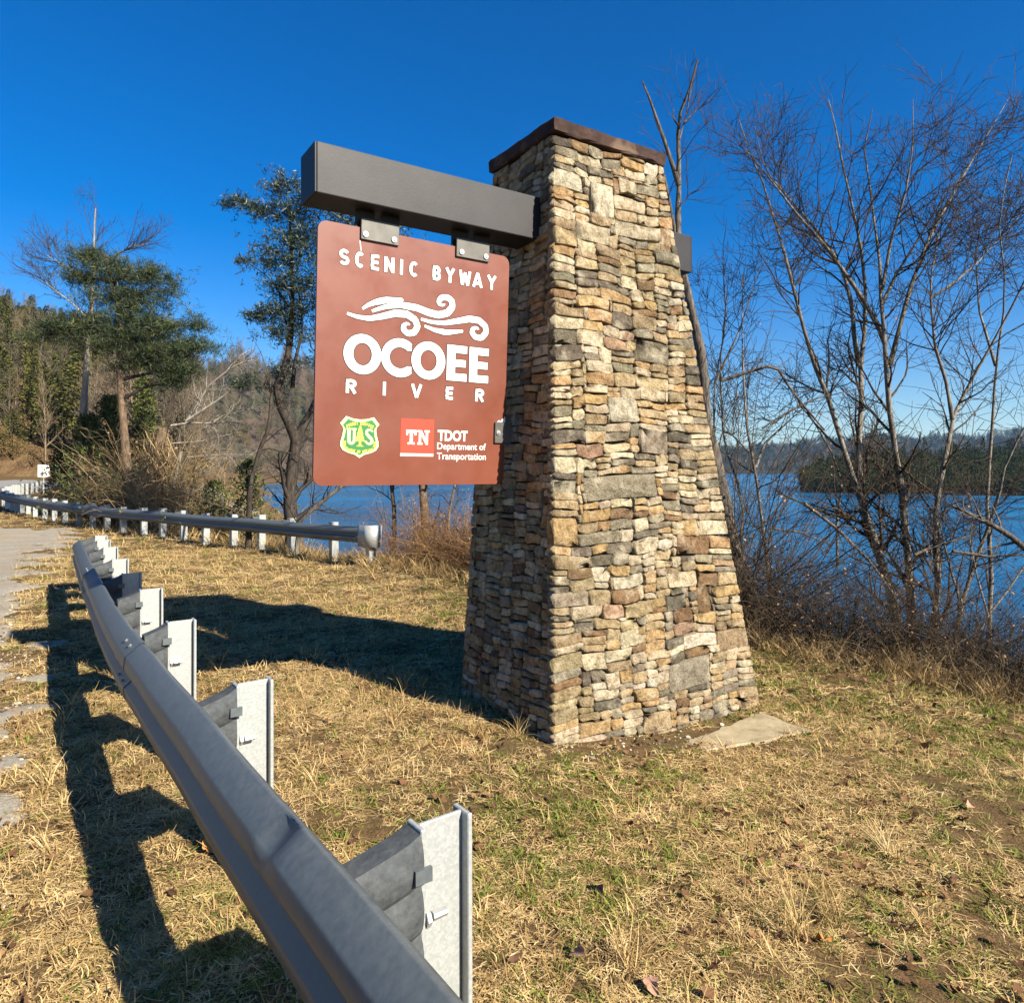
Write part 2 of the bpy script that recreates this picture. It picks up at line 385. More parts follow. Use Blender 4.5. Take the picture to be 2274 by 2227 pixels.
BIG = [(0.46,0.68,3.39,3.62,'W'),(0.21,0.41,3.51,3.63,'W'),(0.33,0.63,3.18,3.32,'L'),(0.67,1.11,3.28,3.39,'L'),(0.18,0.4,3.11,3.22,'T'),(0.65,0.81,3.2,3.31,'O'),(0.73,0.89,3.58,3.68,'L'),(0.55,0.73,3.57,3.68,'B'),(0.89,1.12,3.61,3.68,'G'),(0.68,0.98,3.47,3.56,'L'),(0.71,0.86,2.92,3.01,'L'),(0.85,1.03,2.92,3.0,'B'),(0.5,0.78,2.8,2.87,'O'),(0.31,0.58,2.72,2.8,'O'),(0.4,0.6,2.63,2.72,'O'),(0.59,0.78,2.62,2.73,'D'),(0.79,1.03,2.64,2.74,'T'),(0.13,0.36,2.56,2.64,'L'),(0.37,0.63,2.54,2.64,'G'),(0.8,1.12,2.41,2.57,'G'),(0.3,0.53,2.46,2.56,'L'),(0.52,0.72,2.46,2.54,'P'),(0.36,0.59,2.21,2.29,'O'),(0.6,0.8,2.21,2.31,'T'),(0.81,1.11,2.22,2.31,'T'),(0.53,0.79,1.96,2.13,'W'),(1.1,1.28,2.14,2.22,'T'),(1.1,1.21,3.22,3.4,'B'),(0.66,0.86,2.54,2.61,'P'),(1.16,1.3,2.78,2.85,'B'),(0.33,0.47,3.79,3.86,'O'),(0.38,0.6,3.72,3.79,'L'),(0.6,0.77,3.74,3.81,'G'),(0.78,0.99,3.77,3.84,'O'),(0.81,1.01,3.7,3.77,'L'),(0.8,1.06,1.76,1.92,'G'),(0.3,0.94,1.46,1.62,'G'),(0.06,0.24,1.18,1.36,'O'),(0.24,0.59,1.18,1.26,'G'),(1.09,1.43,1.04,1.18,'B'),(0.7,0.92,1.09,1.19,'L'),(0.06,0.32,1.04,1.12,'T'),(0.5,0.78,0.88,0.97,'W'),(0.14,0.34,0.89,0.97,'T'),(1.0,1.28,0.83,0.93,'L'),(1.29,1.5,0.81,0.91,'B'),(0.05,0.29,0.8,0.89,'G'),(0.29,0.47,0.79,0.89,'T'),(0.48,0.72,0.79,0.88,'B'),(1.28,1.42,0.62,0.81,'B'),(0.14,0.39,0.71,0.79,'L'),(0.4,0.58,0.7,0.79,'P'),(0.59,0.82,0.68,0.78,'T'),(0.98,1.16,0.68,0.78,'D'),(1.03,1.21,0.5,0.59,'P'),(0.53,0.69,0.5,0.61,'L'),(1.46,1.81,0.34,0.48,'T'),(1.11,1.45,0.39,0.48,'W'),(0.02,0.23,0.41,0.51,'T'),(0.23,0.42,0.38,0.49,'L'),(0.98,1.36,0.14,0.33,'G'),(0.25,0.48,1.74,1.83,'P'),(0.49,0.72,1.76,1.83,'T'),(0.1,0.31,1.64,1.75,'L'),(1.34,1.63,1.18,1.29,'L'),(1.17,1.32,1.18,1.3,'O'),(0.71,0.84,1.24,1.33,'L'),(0.5,0.69,1.26,1.33,'G'),(0.7,0.95,-0.09,0.05,'T'),(0.17,0.43,-0.02,0.07,'O'),(0.33,0.51,1.83,1.91,'O'),(0.1,0.33,1.83,1.92,'D'),(0.27,0.5,1.33,1.41,'O'),(1.49,1.73,0.81,0.91,'T'),(0.17,0.32,0.63,0.69,'D'),(0.42,0.61,0.36,0.42,'T'),(0.32,0.52,1.04,1.11,'D'),(0.17,0.34,1.12,1.18,'D'),(0.47,0.69,1.11,1.18,'D'),(1.07,1.31,1.85,1.93,'D')]
TINT = {'W': (.62, .54, .40), 'L': (.52, .43, .29), 'T': (.40, .30, .17), 'O': (.43, .285, .135), 'B': (.24, .145, .075), 'G': (.25, .215, .15), 'D': (.15, .125, .09), 'P': (.38, .245, .16)}
Z0 = -.30; CELL = .01
def face_layout(g, l0, l1, r0, r1, fixed=(), scale=1.):
    """boxes (u0,u1,z0,z1,code) packed over a trapezoid face"""
    nz = int((HT - Z0) / CELL); umin = min(l0, l1) - .03; nu = int((max(r0, r1) + .03 - umin) / CELL)
    occ = np.zeros((nz, nu), np.int8)
    zc = Z0 + (np.arange(nz) + .5) * CELL; uc = umin + (np.arange(nu) + .5) * CELL
    lo = l0 + (l1 - l0) * zc / HT; hi = r0 + (r1 - r0) * zc / HT
    out_m = (uc[None] < lo[:, None]) | (uc[None] > hi[:, None])
    occ[out_m] = 2
    boxes = []
    for (a, b, c, d, k) in fixed:
        i0, i1 = int(round((a - umin) / CELL)), int(round((b - umin) / CELL)); j0, j1 = int(round((c - Z0) / CELL)), min(nz, int(round((d - Z0) / CELL)))
        while i0 < i1 and (occ[j0:j1, i0] == 1).any(): i0 += 1
        while i1 > i0 and (occ[j0:j1, i1 - 1] == 1).any(): i1 -= 1
        while j0 < j1 and (occ[j0, i0:i1] == 1).any(): j0 += 1
        while j1 > j0 and (occ[j1 - 1, i0:i1] == 1).any(): j1 -= 1
        if i1 - i0 < 5 or j1 - j0 < 3: continue
        if 0 < (occ[j0, i0 - 4:i0] != 2).sum() < 4: i0 -= (occ[j0, i0 - 4:i0] == 0).sum()
        occ[j0:j1, i0:i1][occ[j0:j1, i0:i1] == 0] = 1
        boxes.append((i0, i1, j0, j1, k))
    codes = list('LLLLLLLTTTTTTTTTTOOOOGGGGGDDBBW'); joints = [(q, b_[3]) for b_ in boxes for q in b_[:2]]
    for j in range(nz):
        while True:
            fr = np.flatnonzero(occ[j] == 0)
            if not len(fr): break
            i0 = fr[0]; e = i0
            while e < nu and occ[j, e] == 0: e += 1
            L = e - i0
            hgt = int(round(g.choice([4, 4, 5, 5, 5, 6, 6, 7, 8]) * scale)); wid = int(round(hgt * g.uniform(1.7, 3.8))); wid = int(np.clip(wid, 12 * scale, 30 * scale))
            if L <= wid + 9: wid = L if L <= 34 * scale else L // 2
            else:
                for dlt in (0, 2, -2, 4, -4, 6, -5, 8, 10):      # stagger: keep off the joint below
                    q = i0 + wid + dlt
                    if wid + dlt >= 9 and min([abs(q - jt) for (jt, jz) in joints if abs(jz - j) <= 2] + [99]) > 3: wid += dlt; break
            i1 = i0 + wid
            colfree = nz - j
            for q in range(j, min(nz, j + 16)):
                if (occ[q, i0:i1] == 1).any(): colfree = q - j; break
            if wid <= 6: hgt = min(colfree, max(hgt, 6))
            if colfree <= hgt + 3: hgt = colfree if colfree <= 12 else colfree // 2
            hgt = max(1, min(hgt, colfree)); j1 = j + hgt
            sub = occ[j:j1, i0:i1]; sub[sub == 0] = 1; joints.append((i1, j1)); joints.append((i0, j1))
            boxes.append((i0, i1, j, j1, g.choice(codes)))
    res = []
    for (i0, i1, j0, j1, k) in boxes:
        if (i1 - i0) * (j1 - j0) < 10 or j1 - j0 < 2: continue
        res.append((umin + i0 * CELL, umin + i1 * CELL, Z0 + j0 * CELL, Z0 + j1 * CELL, k))
    return res
def warp(u, z, ph):
    return (u + .009 * math.sin(9 * z + 3 * u + ph) + .005 * math.sin(23 * z + ph * 2), z + .011 * math.sin(5 * u + 2.3 * z + ph) + .006 * math.sin(13 * u - 4 * z + ph) + .003 * math.sin(31 * u + 11 * z))
def stone_mesh(g, bx, l0, l1, r0, r1, P3, ph, over):
    u0, u1, z0, z1, k = bx
    gp = g.uniform(.0015, .0045)
    el = lambda z: l0 + (l1 - l0) * z / HT; er = lambda z: r0 + (r1 - r0) * z / HT
    w, h = u1 - u0, z1 - z0
    jl = min(.014, .16 * min(w, h))
    # outline: corners cut, edges with midpoints
    pts = []
    cx = min(.2 * w, .014) * g.uniform(.2, 1.4, 4); cz = min(.24 * h, .013) * g.uniform(.2, 1.4, 4)
    a, b, c, d = u0 + gp, u1 - gp, z0 + gp, z1 - gp
    raw = [(a + cx[0], c), (a + w * .5, c), (b - cx[1], c), (b, c + cz[1]), (b, d - cz[2]), (b - cx[2], d), (a + w * g.uniform(.35, .65), d), (a + cx[3], d), (a, d - cz[3]), (a, c + cz[0])]
    ledge = u0 < el((z0 + z1) / 2) + .012; redge = u1 > er((z0 + z1) / 2) - .012
    for n_, (x, z) in enumerate(raw):
        jx, jz = g.normal(0, jl * .45, 2)
        x += jx; z += jz
        if ledge and x < u0 + w * .3: x = el(z) - over + (abs(jx) if n_ in (8, 9) else .012) * .8
        elif redge and x > u1 - w * .3: x = er(z) + over - (abs(jx) if n_ in (3, 4) else .012) * .8
        x = min(max(x, el(z) - over), er(z) + over)
        if not (ledge or redge): x, z = warp(x, z, ph)
        else: z = warp(x, z, ph)[1]
        pts.append((x, z))
    n = len(pts); pr = g.uniform(.014, .031) if max(w, h) < .3 else g.uniform(.012, .024)
    cxm = sum(p[0] for p in pts) / n; czm = sum(p[1] for p in pts) / n
    V = []
    for (x, z) in pts: V.append(P3(x, z, -.05))
    for (x, z) in pts: V.append(P3(x, z, pr * g.uniform(.82, 1.0)))
    sI = 1 - min(.2, .005 / max(.02, min(w, h)) * 1.6)
    tu, tz = g.normal(0, .1, 2)
    for (x, z) in pts:
        xx = cxm + (x - cxm) * sI; zz = czm + (z - czm) * sI
        V.append(P3(xx, zz, pr * g.uniform(.9, 1.12) + np.clip(tu * (xx - cxm) + tz * (zz - czm), -.008, .008)))
    V.append(P3(cxm + g.normal(0, w * .12), czm + g.normal(0, h * .1), pr * g.uniform(.92, 1.12)))
    V = np.array(V) - PO
    i = np.arange(n); j = (i + 1) % n
    Q = np.concatenate([np.stack([i, j, j + n, i + n], 1), np.stack([i + n, j + n, j + 2 * n, i + 2 * n], 1)])
    T = np.stack([i + 2 * n, j + 2 * n, np.full(n, 3 * n)], 1)
    t = np.array(TINT[k]) * g.uniform(.7, 1.12) * (1 + g.normal(0, .02, 3))
    return V, Q, T, np.clip(t, .02, .8)
def face_geo(I, inset, O, A):
    return lambda c, z, dd: O + A * c + I * (inset * z / HT) + ZZ * z - I * dd
FACES = [(0, PN, PU, PV, IB, 0, IA, PA, IA + TA, BIG, 1., .03),
         (1, PN + PV * PB, -PV, PU, IA, 0, PB - IB - TB, PB, PB - IB, (), 1.05, .004),
         (2, PN + PU * PA + PV * PB, -PU, -PV, PB - IB - TB, 0, PA - IA - TA, PA, PA - IA, (), 1.5, .03),
         (3, PN + PU * PA, PV, -PU, PA - IA - TA, 0, IB, PB, IB + TB, (), 1.3, .004)]
gs = np.random.default_rng(11)
rest = [[], [], [], [], 0]
for fi, O, A, I, inset, l0, l1, r0, r1, fixed, scl, over in FACES:
    boxes = face_layout(gs, l0, l1, r0, r1, fixed, scl)
    P3 = face_geo(I, inset, O, A)
    boxes = [b for b in boxes if b[3] > -.2]
    boxes.sort(key=lambda b: -(b[1] - b[0]) * (b[3] - b[2]) - (10 if b[3] < 0 else 0) * 0)
    for bi, bx in enumerate(boxes):
        V, Q, T, t = stone_mesh(gs, bx, l0, l1, r0, r1, P3, fi * 1.7, over)
        if fi == 0 and bi < 300 and bx[3] > -.05:
            me = mesh_np('stone', V, [Q, T], [M_STONE], False, attrs={'stone_tint': ('FLOAT_COLOR', 'POINT', np.tile(np.append(t, 1), (len(V), 1)))})
            obj('stone', me, pillar)
        else:
            n0 = rest[4]; rest[0].append(V); rest[1].append(Q + n0); rest[2].append(T + n0); rest[3].append(np.tile(np.append(t, 1), (len(V), 1))); rest[4] += len(V)
    print('face', fi, len(boxes))
obj('rubble_facing', mesh_np('rubble_facing', np.concatenate(rest[0]), [np.concatenate(rest[1]), np.concatenate(rest[2])], [M_STONE], False,
    attrs={'stone_tint': ('FLOAT_COLOR', 'POINT', np.concatenate(rest[3]))}), pillar, kind='stuff')

# ------------------------------------------------------------------ beam
m = Mat('bronze_paint', .55, .15, .35)
c = m.ramp(m.noise(4, 5, .6), [(.3, (.011, .010, .0105)), (.7, (.021, .019, .0185))]); m.col(c).bump(m.noise(60, 3), .12, .004); M_BRONZE = m.m
SK = .96; CU, CV = float((np.array([0, 0, 0]) - PN) @ PU), float((np.array([0, 0, 0]) - PN) @ PV)
BU0, BU1 = [SK * q + (1 - SK) * CU for q in (-1.3031, 1.80)]; BV0, BV1 = [SK * q + (1 - SK) * CV for q in (.5422, .8103)]; BZ0, BZ1 = [SK * q + (1 - SK) * CAM_H for q in (3.2566, 3.5539)]
beam = empty('sign_arm', tuple(pil((BU0 + BU1) / 2, (BV0 + BV1) / 2, BZ0)), 'dark bronze box beam running through the top of the pillar', 'sign arm')
BO = np.array(beam.location)
bm = bmesh.new(); frame_box(bm, pil(0, 0, 0) - BO, PU, PV, ZZ, (BU0 + .012, BU1 - .012), (BV0, BV1), (BZ0, BZ1)); bevel(bm, .006, 2)
bm_obj('box_section', bm, M_BRONZE, beam)
for uu in ((BU0, BU0 + .012), (BU1 - .012, BU1)):
    bm = bmesh.new(); frame_box(bm, pil(0, 0, 0) - BO, PU, PV, ZZ, uu, (BV0 + .002, BV1 - .002), (BZ0 + .002, BZ1 - .002)); bevel(bm, .003, 1)
    bm_obj('end_plate', bm, M_BRONZE, beam)

# ------------------------------------------------------------------ hanging sign
SW, SHT = 1.352, 1.583
SBL = np.array([-1.24972901, 4.30966985, 1.56476612])
EX = PU.copy(); EY = unit(np.array(pil(-1.2523 + .0152, .6683, 3.1418)) - SBL); EN = np.cross(EX, EY)   # EN faces the viewer
sign = empty('hanging_sign', (0, 0, 0), 'brown hanging sign board reading SCENIC BYWAY OCOEE RIVER', 'sign')
SKS = SK; SBL = np.array([0, 0, CAM_H]) + (SBL - np.array([0, 0, CAM_H])) * SKS
sign.matrix_world = Matrix([[EX[i], EY[i], EN[i], SBL[i]] for i in range(3)] + [[0, 0, 0, 1]]) @ Matrix.Scale(SKS, 4)
m = Mat('sign_brown', .36, 0, .45); m.col(m.ramp(m.noise(1.6, 5, .65), [(.3, (.125, .031, .015)), (.7, (.168, .046, .023))])); m.rough(m.ramp(m.noise(5, 5), [(.3, .3), (.7, .5)])); M_BROWN = m.m
def plain(name, col, rough=.5, metal=0, spec=.4):
    m = Mat(name, rough, metal, spec); m.col(m.mix(m.ramp(m.noise(6, 4), [(.3, 0.), (.7, .12)]), col, tuple(v * .8 for v in col))); return m.m
M_WHITE = plain('sign_white', (.80, .78, .70)); M_RED = plain('sign_red', (.62, .045, .02)); M_GREEN = plain('shield_green', (.03, .16, .04))
M_YEL = plain('shield_yellow', (.80, .66, .08)); M_CREAM = plain('shield_cream', (.80, .74, .30)); M_EDGE = plain('letter_edge', (.035, .012, .010))
M_STEEL = plain('bolt_steel', (.55, .55, .53), .35, .8); M_TORN = plain('torn_film', (.75, .74, .72))
def rrect(w, h, r, n=6, x=0, y=0):
    P = []
    for cx, cy, a in ((w - r, r, -90), (w - r, h - r, 0), (r, h - r, 90), (r, r, 180)):
        for i in range(n + 1): t = R(a + 90 * i / n); P.append((x + cx + r * math.cos(t), y + cy + r * math.sin(t)))
    return P
def slab(name, poly, z0, z1, mat, parent, bev=0, **k):
    """extruded outline in the parent's local xy plane"""
    bm = bmesh.new(); A = [bm.verts.new((x, y, z0)) for x, y in poly]; B = [bm.verts.new((x, y, z1)) for x, y in poly]
    n = len(poly)
    for i in range(n): bm.faces.new([A[i], A[(i + 1) % n], B[(i + 1) % n], B[i]])
    bm.faces.new(B); bm.faces.new(A[::-1]); bmesh.ops.recalc_face_normals(bm, faces=bm.faces)
    bmesh.ops.triangulate(bm, faces=[f for f in bm.faces if len(f.verts) > 4])
    return bm_obj(name, bm, mat, parent, **k)
panel = slab('panel', rrect(SW, SHT, .055), -.012, .010, M_BROWN, sign)
def ribbon_poly(cl, w0, n=60):
    """variable width stroke -> outline; w0 list of (t, width)"""
    p = resample([(x, y, 0) for x, y in cl], n)[:, :2]
    tt = np.linspace(0, 1, n); w = np.interp(tt, [a for a, _ in w0], [b for _, b in w0]) / 2
    T = np.gradient(p, axis=0); T /= np.linalg.norm(T, axis=1, keepdims=True); N = np.stack([-T[:, 1], T[:, 0]], 1)
    a0 = p[-1] + T[-1] * w[-1] * .8
    return p + N * w[:, None], p - N * w[:, None], a0
def strip_slab(name, polys, z0, z1, mat, parent, **k):
    """polys: list of (left pts, right pts, cap) quad strips, extruded, joined as one printed mark"""
    bm = bmesh.new()
    for Lp, Rp, cap in polys:
        n = len(Lp); top = [[bm.verts.new((*q, z1)) for q in s] for s in (Lp, Rp)]; bot = [[bm.verts.new((*q, z0)) for q in s] for s in (Lp, Rp)]
        for i in range(n - 1):
            bm.faces.new([top[1][i], top[1][i + 1], top[0][i + 1], top[0][i]])
            bm.faces.new([bot[0][i], bot[0][i + 1], top[0][i + 1], top[0][i]]); bm.faces.new([bot[1][i], top[1][i], top[1][i + 1], bot[1][i + 1]])
        if cap is not None:
            c = bm.verts.new((*cap, z1)); bm.faces.new([top[1][-1], c, top[0][-1]])
        bm.faces.new([bot[0][0], top[0][0], top[1][0], bot[1][0]])
    bmesh.ops.recalc_face_normals(bm, faces=bm.faces)
    return bm_obj(name, bm, mat, parent, **k)
WAVES = [([(0.285,1.089),(0.321,1.117),(0.373,1.142),(0.445,1.165),(0.549,1.178)], [(0,.016),(.5,.04),(1,.024)]),
 ([(0.348,1.082),(0.393,1.103),(0.446,1.124),(0.54,1.146),(0.651,1.142),(0.737,1.122),(0.809,1.115),(0.875,1.136),(0.911,1.18),(0.907,1.219),(0.875,1.238),(0.833,1.234),(0.806,1.206),(0.812,1.186),(0.84,1.182),(0.852,1.190)], [(0,.018),(.3,.042),(.5,.046),(.7,.046),(.9,.036),(1,.014)]),
 ([(0.188,1.049),(0.252,1.036),(0.329,1.034),(0.408,1.056),(0.501,1.088),(0.583,1.093),(0.642,1.064),(0.661,1.023),(0.638,0.982),(0.595,0.97),(0.562,0.991),(0.564,1.021),(0.589,1.035),(0.603,1.028)], [(0,.018),(.3,.036),(.5,.046),(.8,.040),(.92,.036),(1,.012)]),
 ([(0.684,1.073),(0.759,1.063),(0.854,1.067),(0.958,1.094),(1.041,1.117),(1.118,1.116),(1.17,1.083),(1.176,1.039),(1.142,1.001),(1.095,0.999),(1.065,1.026),(1.071,1.054),(1.101,1.066),(1.116,1.056)], [(0,.018),(.3,.034),(.5,.044),(.8,.040),(.92,.036),(1,.012)]),
 ([(0.71,1.032),(0.782,1.014),(0.87,1.007),(0.99,1.029)], [(0,.016),(.5,.036),(1,.020)])]
def grow_w(ws, e): return [(a, b + 2 * e) for a, b in ws]
ZP = .010
strip_slab('swirl_outline', [ribbon_poly(c, grow_w(wd, .006)) for c, wd in WAVES], ZP - .002, ZP + .0006, M_EDGE, sign)
strip_slab('swirl_emblem', [ribbon_poly(c, wd) for c, wd in WAVES], ZP - .001, ZP + .003, M_WHITE, sign)
def ellipse_ring(cx, cy, rx, ry, ix, iy, a0=0, a1=360, n=56):
    t = np.radians(np.linspace(a0, a1, n)); o = np.stack([cx + rx * np.cos(t), cy + ry * np.sin(t)], 1); i = np.stack([cx + ix * np.cos(t), cy + iy * np.sin(t)], 1)
    return (o, i, None)
def rects(*q): return [(np.array([(a, d), (b, d)]), np.array([(a, c), (b, c)]), None) for a, b, c, d in q]
def ocoee(e):
    out = [[ellipse_ring(.293, .811, .122 + e, .123 + e, .061 - e, .070 - e)], [ellipse_ring(.745, .811, .122 + e, .123 + e, .060 - e, .069 - e)]]
    # C: opened ring with vertical terminals
    t = np.radians(np.linspace(48, 312, 44)); rx, ry, ix, iy = .128 + e, .123 + e, .072 - e, .068 - e; cx, cy = .543, .811
    o = np.stack([np.minimum(cx + rx * np.cos(t), .625 + e), cy + ry * np.sin(t)], 1); i_ = np.stack([cx + ix * np.cos(t), cy + iy * np.sin(t)], 1)
    term = .622 + e
    o = np.concatenate([[(term, .811 + .100 + e)], o, [(term, .811 - .100 - e)]]); i_ = np.concatenate([[(term, .811 + .050 - e)], i_, [(term, .811 - .050 + e)]])
    out.append([(o, i_, None)])
    for x in (.880, 1.051):
        out.append(rects((x - e, x + .062 + e, .694 - e, .930 + e), (x + .062 - .001 + e, x + .151 + e, .694 - e, .744 + e), (x + .061 + e, x + .151 + e, .880 - e, .930 + e), (x + .061 + e, x + .143 + e, .788 - e, .836 + e)))
    return out
for kk in range(5):
    lt = strip_slab('letter', ocoee(0)[kk], ZP - .001, ZP + .003, M_WHITE, sign)
    strip_slab('outline', ocoee(.006)[kk], ZP - .002, ZP + .0006, M_EDGE, lt)
def stroke_letter(ch, x0, y0, x1, y1, t, grow=0.):
    """sans capital drawn with a broad pen; returns quad strips"""
    w, h = x1 - x0, y1 - y0; a = t / 2; L, Rr, B_, T_ = x0 + a, x1 - a, y0 + a, y1 - a; mx, my = (x0 + x1) / 2, (y0 + y1) / 2
    def arc(cx, cy, rx, ry, a0, a1, n=14): q = np.radians(np.linspace(a0, a1, n)); return [(cx + rx * math.cos(v), cy + ry * math.sin(v)) for v in q]
    rx = (Rr - L) / 2; ry = (T_ - B_) / 4
    G = {'I': [[(mx, y0), (mx, y1)]], 'E': [[(L, y0), (L, y1)], [(x0, T_), (x1, T_)], [(x0, B_), (x1, B_)], [(x0, my), (x1 - w * .08, my)]], 'N': [[(L, y0), (L, y1)], [(Rr, y0), (Rr, y1)], [(L, y1 - a * .6), (Rr, y0 + a * .6)]],
         'V': [[(L, y1), (mx, y0)], [(Rr, y1), (mx, y0)]], 'Y': [[(L, y1), (mx, my)], [(Rr, y1), (mx, my)], [(mx, my + a), (mx, y0)]], 'A': [[(L, y0), (mx, y1)], [(Rr, y0), (mx, y1)], [(x0 + w * .25, y0 + h * .27), (x1 - w * .25, y0 + h * .27)]],
         'W': [[(L, y1), (x0 + w * .28, y0)], [(mx, y1 - h * .12), (x0 + w * .28, y0)], [(mx, y1 - h * .12), (x1 - w * .28, y0)], [(Rr, y1), (x1 - w * .28, y0)]],
         'C': [arc(mx, my, rx, (T_ - B_) / 2, 48, 312, 22)], 'S': [arc(mx, T_ - ry, rx, ry, 25, 270, 14)[:-1] + arc(mx, B_ + ry, rx, ry, 90, -155, 14)],
         'B': [[(L, y0), (L, y1)], [(x0, T_), (mx, T_)] + arc(mx, T_ - ry, rx * .85, ry, 90, -90, 10) + [(x0 + a, my)], [(x0, B_), (mx, B_)] + arc(mx, B_ + ry, rx, ry, -90, 90, 10) + [(x0 + a, my)]],
         'R': [[(L, y0), (L, y1)], [(x0, T_), (mx, T_)] + arc(mx, T_ - ry, rx * .95, ry, 90, -90, 10) + [(x0 + a, my)], [(mx - a * .3, my), (Rr, y0)]]}[ch]
    out = []
    for pl in G:
        p = np.array(pl, float); T = np.gradient(p, axis=0); T /= np.linalg.norm(T, axis=1, keepdims=True) + 1e-9
        p = p.copy(); p[0] -= T[0] * grow; p[-1] += T[-1] * grow; N = np.stack([-T[:, 1], T[:, 0]], 1) * (a + grow); out.append((p + N, p - N, None))
    return out
_dg = None
def glyphs(items, mat, parent, name, z, bold=0., label=None, edge=0.):
    """items: (text, x0, y0, x1, y1) boxes; each filled exactly; one mesh. optional (angle) 6th element"""
    bmt = bmesh.new()
    for it in items:
        txt, x0, y0, x1, y1 = it[:5]; ang = it[5] if len(it) > 5 else 0
        cu = bpy.data.curves.new('t', 'FONT'); cu.body = txt; cu.size = 1; cu.offset = bold; cu.resolution_u = 4; cu.fill_mode = 'FRONT'
        o = bpy.data.objects.new('t', cu); COL.objects.link(o)
        dg = bpy.context.evaluated_depsgraph_get(); me = bpy.data.meshes.new_from_object(o.evaluated_get(dg))
        co = np.zeros(len(me.vertices) * 3, np.float32); me.vertices.foreach_get('co', co); co = co.reshape(-1, 3)
        mn, mx = co.min(0), co.max(0)
        co[:, 0] = (co[:, 0] - mn[0]) / max(1e-6, mx[0] - mn[0]) * (x1 - x0); co[:, 1] = (co[:, 1] - mn[1]) / (mx[1] - mn[1]) * (y1 - y0)
        if ang:
            wx, hy_ = (x1 - x0), (y1 - y0); q = co[:, :2] - np.array([wx / 2, hy_ / 2]); ca, sa = math.cos(ang), math.sin(ang)
            co[:, 0] = q[:, 0] * ca - q[:, 1] * sa + wx / 2; co[:, 1] = q[:, 0] * sa + q[:, 1] * ca + hy_ / 2
        co[:, 0] += x0; co[:, 1] += y0; co[:, 2] = z
        me.vertices.foreach_set('co', co.ravel()); bmt.from_mesh(me)
        bpy.data.objects.remove(o); bpy.data.curves.remove(cu); bpy.data.meshes.remove(me)
    return bm_obj(name, bmt, mat, parent, **({'label': label} if label else {}))
row1 = [('S',.132,.195),('C',.232,.294),('E',.334,.387),('N',.423,.49),('I',.529,.549),('C',.594,.659),('B',.76,.819),('Y',.851,.925),('W',.955,1.048),('A',1.058,1.14),('Y',1.172,1.25)]
row2 = [('R',.19,.259),('I',.430,.452),('V',.624,.704),('E',.876,.931),('R',1.104,1.174)]
for rw, y0, y1, lb in ((row1, 1.337, 1.433, 'white words SCENIC BYWAY'), (row2, .566, .652, 'white word RIVER')):
    for t, a, b in rw:
        lt = strip_slab('letter', stroke_letter(t, a, y0, b, y1, .0195), ZP - .001, ZP + .003, M_WHITE, sign)
        strip_slab('outline', stroke_letter(t, a, y0, b, y1, .0195, .004), ZP - .002, ZP + .0006, M_EDGE, lt)
# transport department mark
slab('red_square', [(.560, .207), (.795, .207), (.795, .427), (.560, .427)], ZP - .001, ZP + .002, M_RED, sign)
slab('white_bar', [(.560, .186), (.795, .186), (.795, .204), (.560, .204)], ZP - .001, ZP + .002, M_WHITE, sign)
tx, ty, tw, th_ = .597, .262, .072, .094
def tn(e=0):
    T_ = rects((tx, tx + tw, ty + .076, ty + th_), (tx + .026, tx + .047, ty, ty + .077), (tx + .012, tx + .061, ty, ty + .013), (tx, tx + .013, ty + .060, ty + .077), (tx + .059, tx + tw, ty + .060, ty + .077))
    nx_ = tx + .080
    N_ = rects((nx_ + .010, nx_ + .026, ty + .012, ty + .084), (nx_ + .060, nx_ + .076, ty, ty + .084), (nx_, nx_ + .036, ty, ty + .013), (nx_, nx_ + .028, ty + .081, ty + th_), (nx_ + .050, nx_ + .088, ty + .081, ty + th_))
    N_.append((np.array([(nx_ + .008, ty + th_), (nx_ + .060, ty + .002)]), np.array([(nx_ + .030, ty + th_), (nx_ + .077, ty + .002)])[:, :], None))
    return [T_, N_]
for q_ in tn(): strip_slab('letter', q_, ZP + .0015, ZP + .0045, M_WHITE, sign)
glyphs([('TDOT', .825, .290, 1.052, .363)], M_WHITE, sign, 'lettering', ZP + .002, .035, 'white bold word TDOT')
glyphs([('Department of', .823, .220, 1.198, .279)], M_WHITE, sign, 'lettering', ZP + .002, .006, 'white words Department of')
glyphs([('Transportation', .823, .153, 1.200, .212)], M_WHITE, sign, 'lettering', ZP + .002, .006, 'white word Transportation')
# forest service shield
def shield(s):
    half = [(0, -.128), (.030, -.108), (.075, -.096), (.108, -.080), (.124, -.055), (.124, -.030), (.112, .010), (.106, .045), (.110, .062), (.127, .084), (.090, .128), (.045, .114), (0, .110)]
    P = [(x, y) for x, y in half] + [(-x, y) for x, y in half[-2:0:-1]]
    return [(.286 + x * s, .298 + y * s) for x, y in P]
shd = slab('shield', shield(1.03), ZP - .001, ZP + .0014, M_EDGE, sign)
slab('border', shield(1.0), ZP + .0015, ZP + .0025, M_CREAM, shd); slab('field', shield(.87), ZP + .002, ZP + .0035, M_GREEN, shd)
tree = [(0, .078), (.013, .045), (.010, .045), (.020, .018), (.015, .018), (.026, -.006), (.020, -.006), (.033, -.026), (.006, -.022), (.007, -.048), (.026, -.056), (-.026, -.056), (-.007, -.048), (-.006, -.022), (-.033, -.026), (-.020, -.006), (-.026, -.006), (-.015, .018), (-.020, .018), (-.010, .045), (-.013, .045)]
slab('fir_tree', [(.287 + x, .298 + y) for x, y in tree], ZP + .003, ZP + .0048, M_YEL, shd)
sx, sy = .286, .298
u_ = rects((sx - .081, sx - .061, sy - .02, sy + .052), (sx - .045, sx - .030, sy - .02, sy + .052), (sx - .086, sx - .056, sy + .045, sy + .055), (sx - .051, sx - .024, sy + .045, sy + .055))
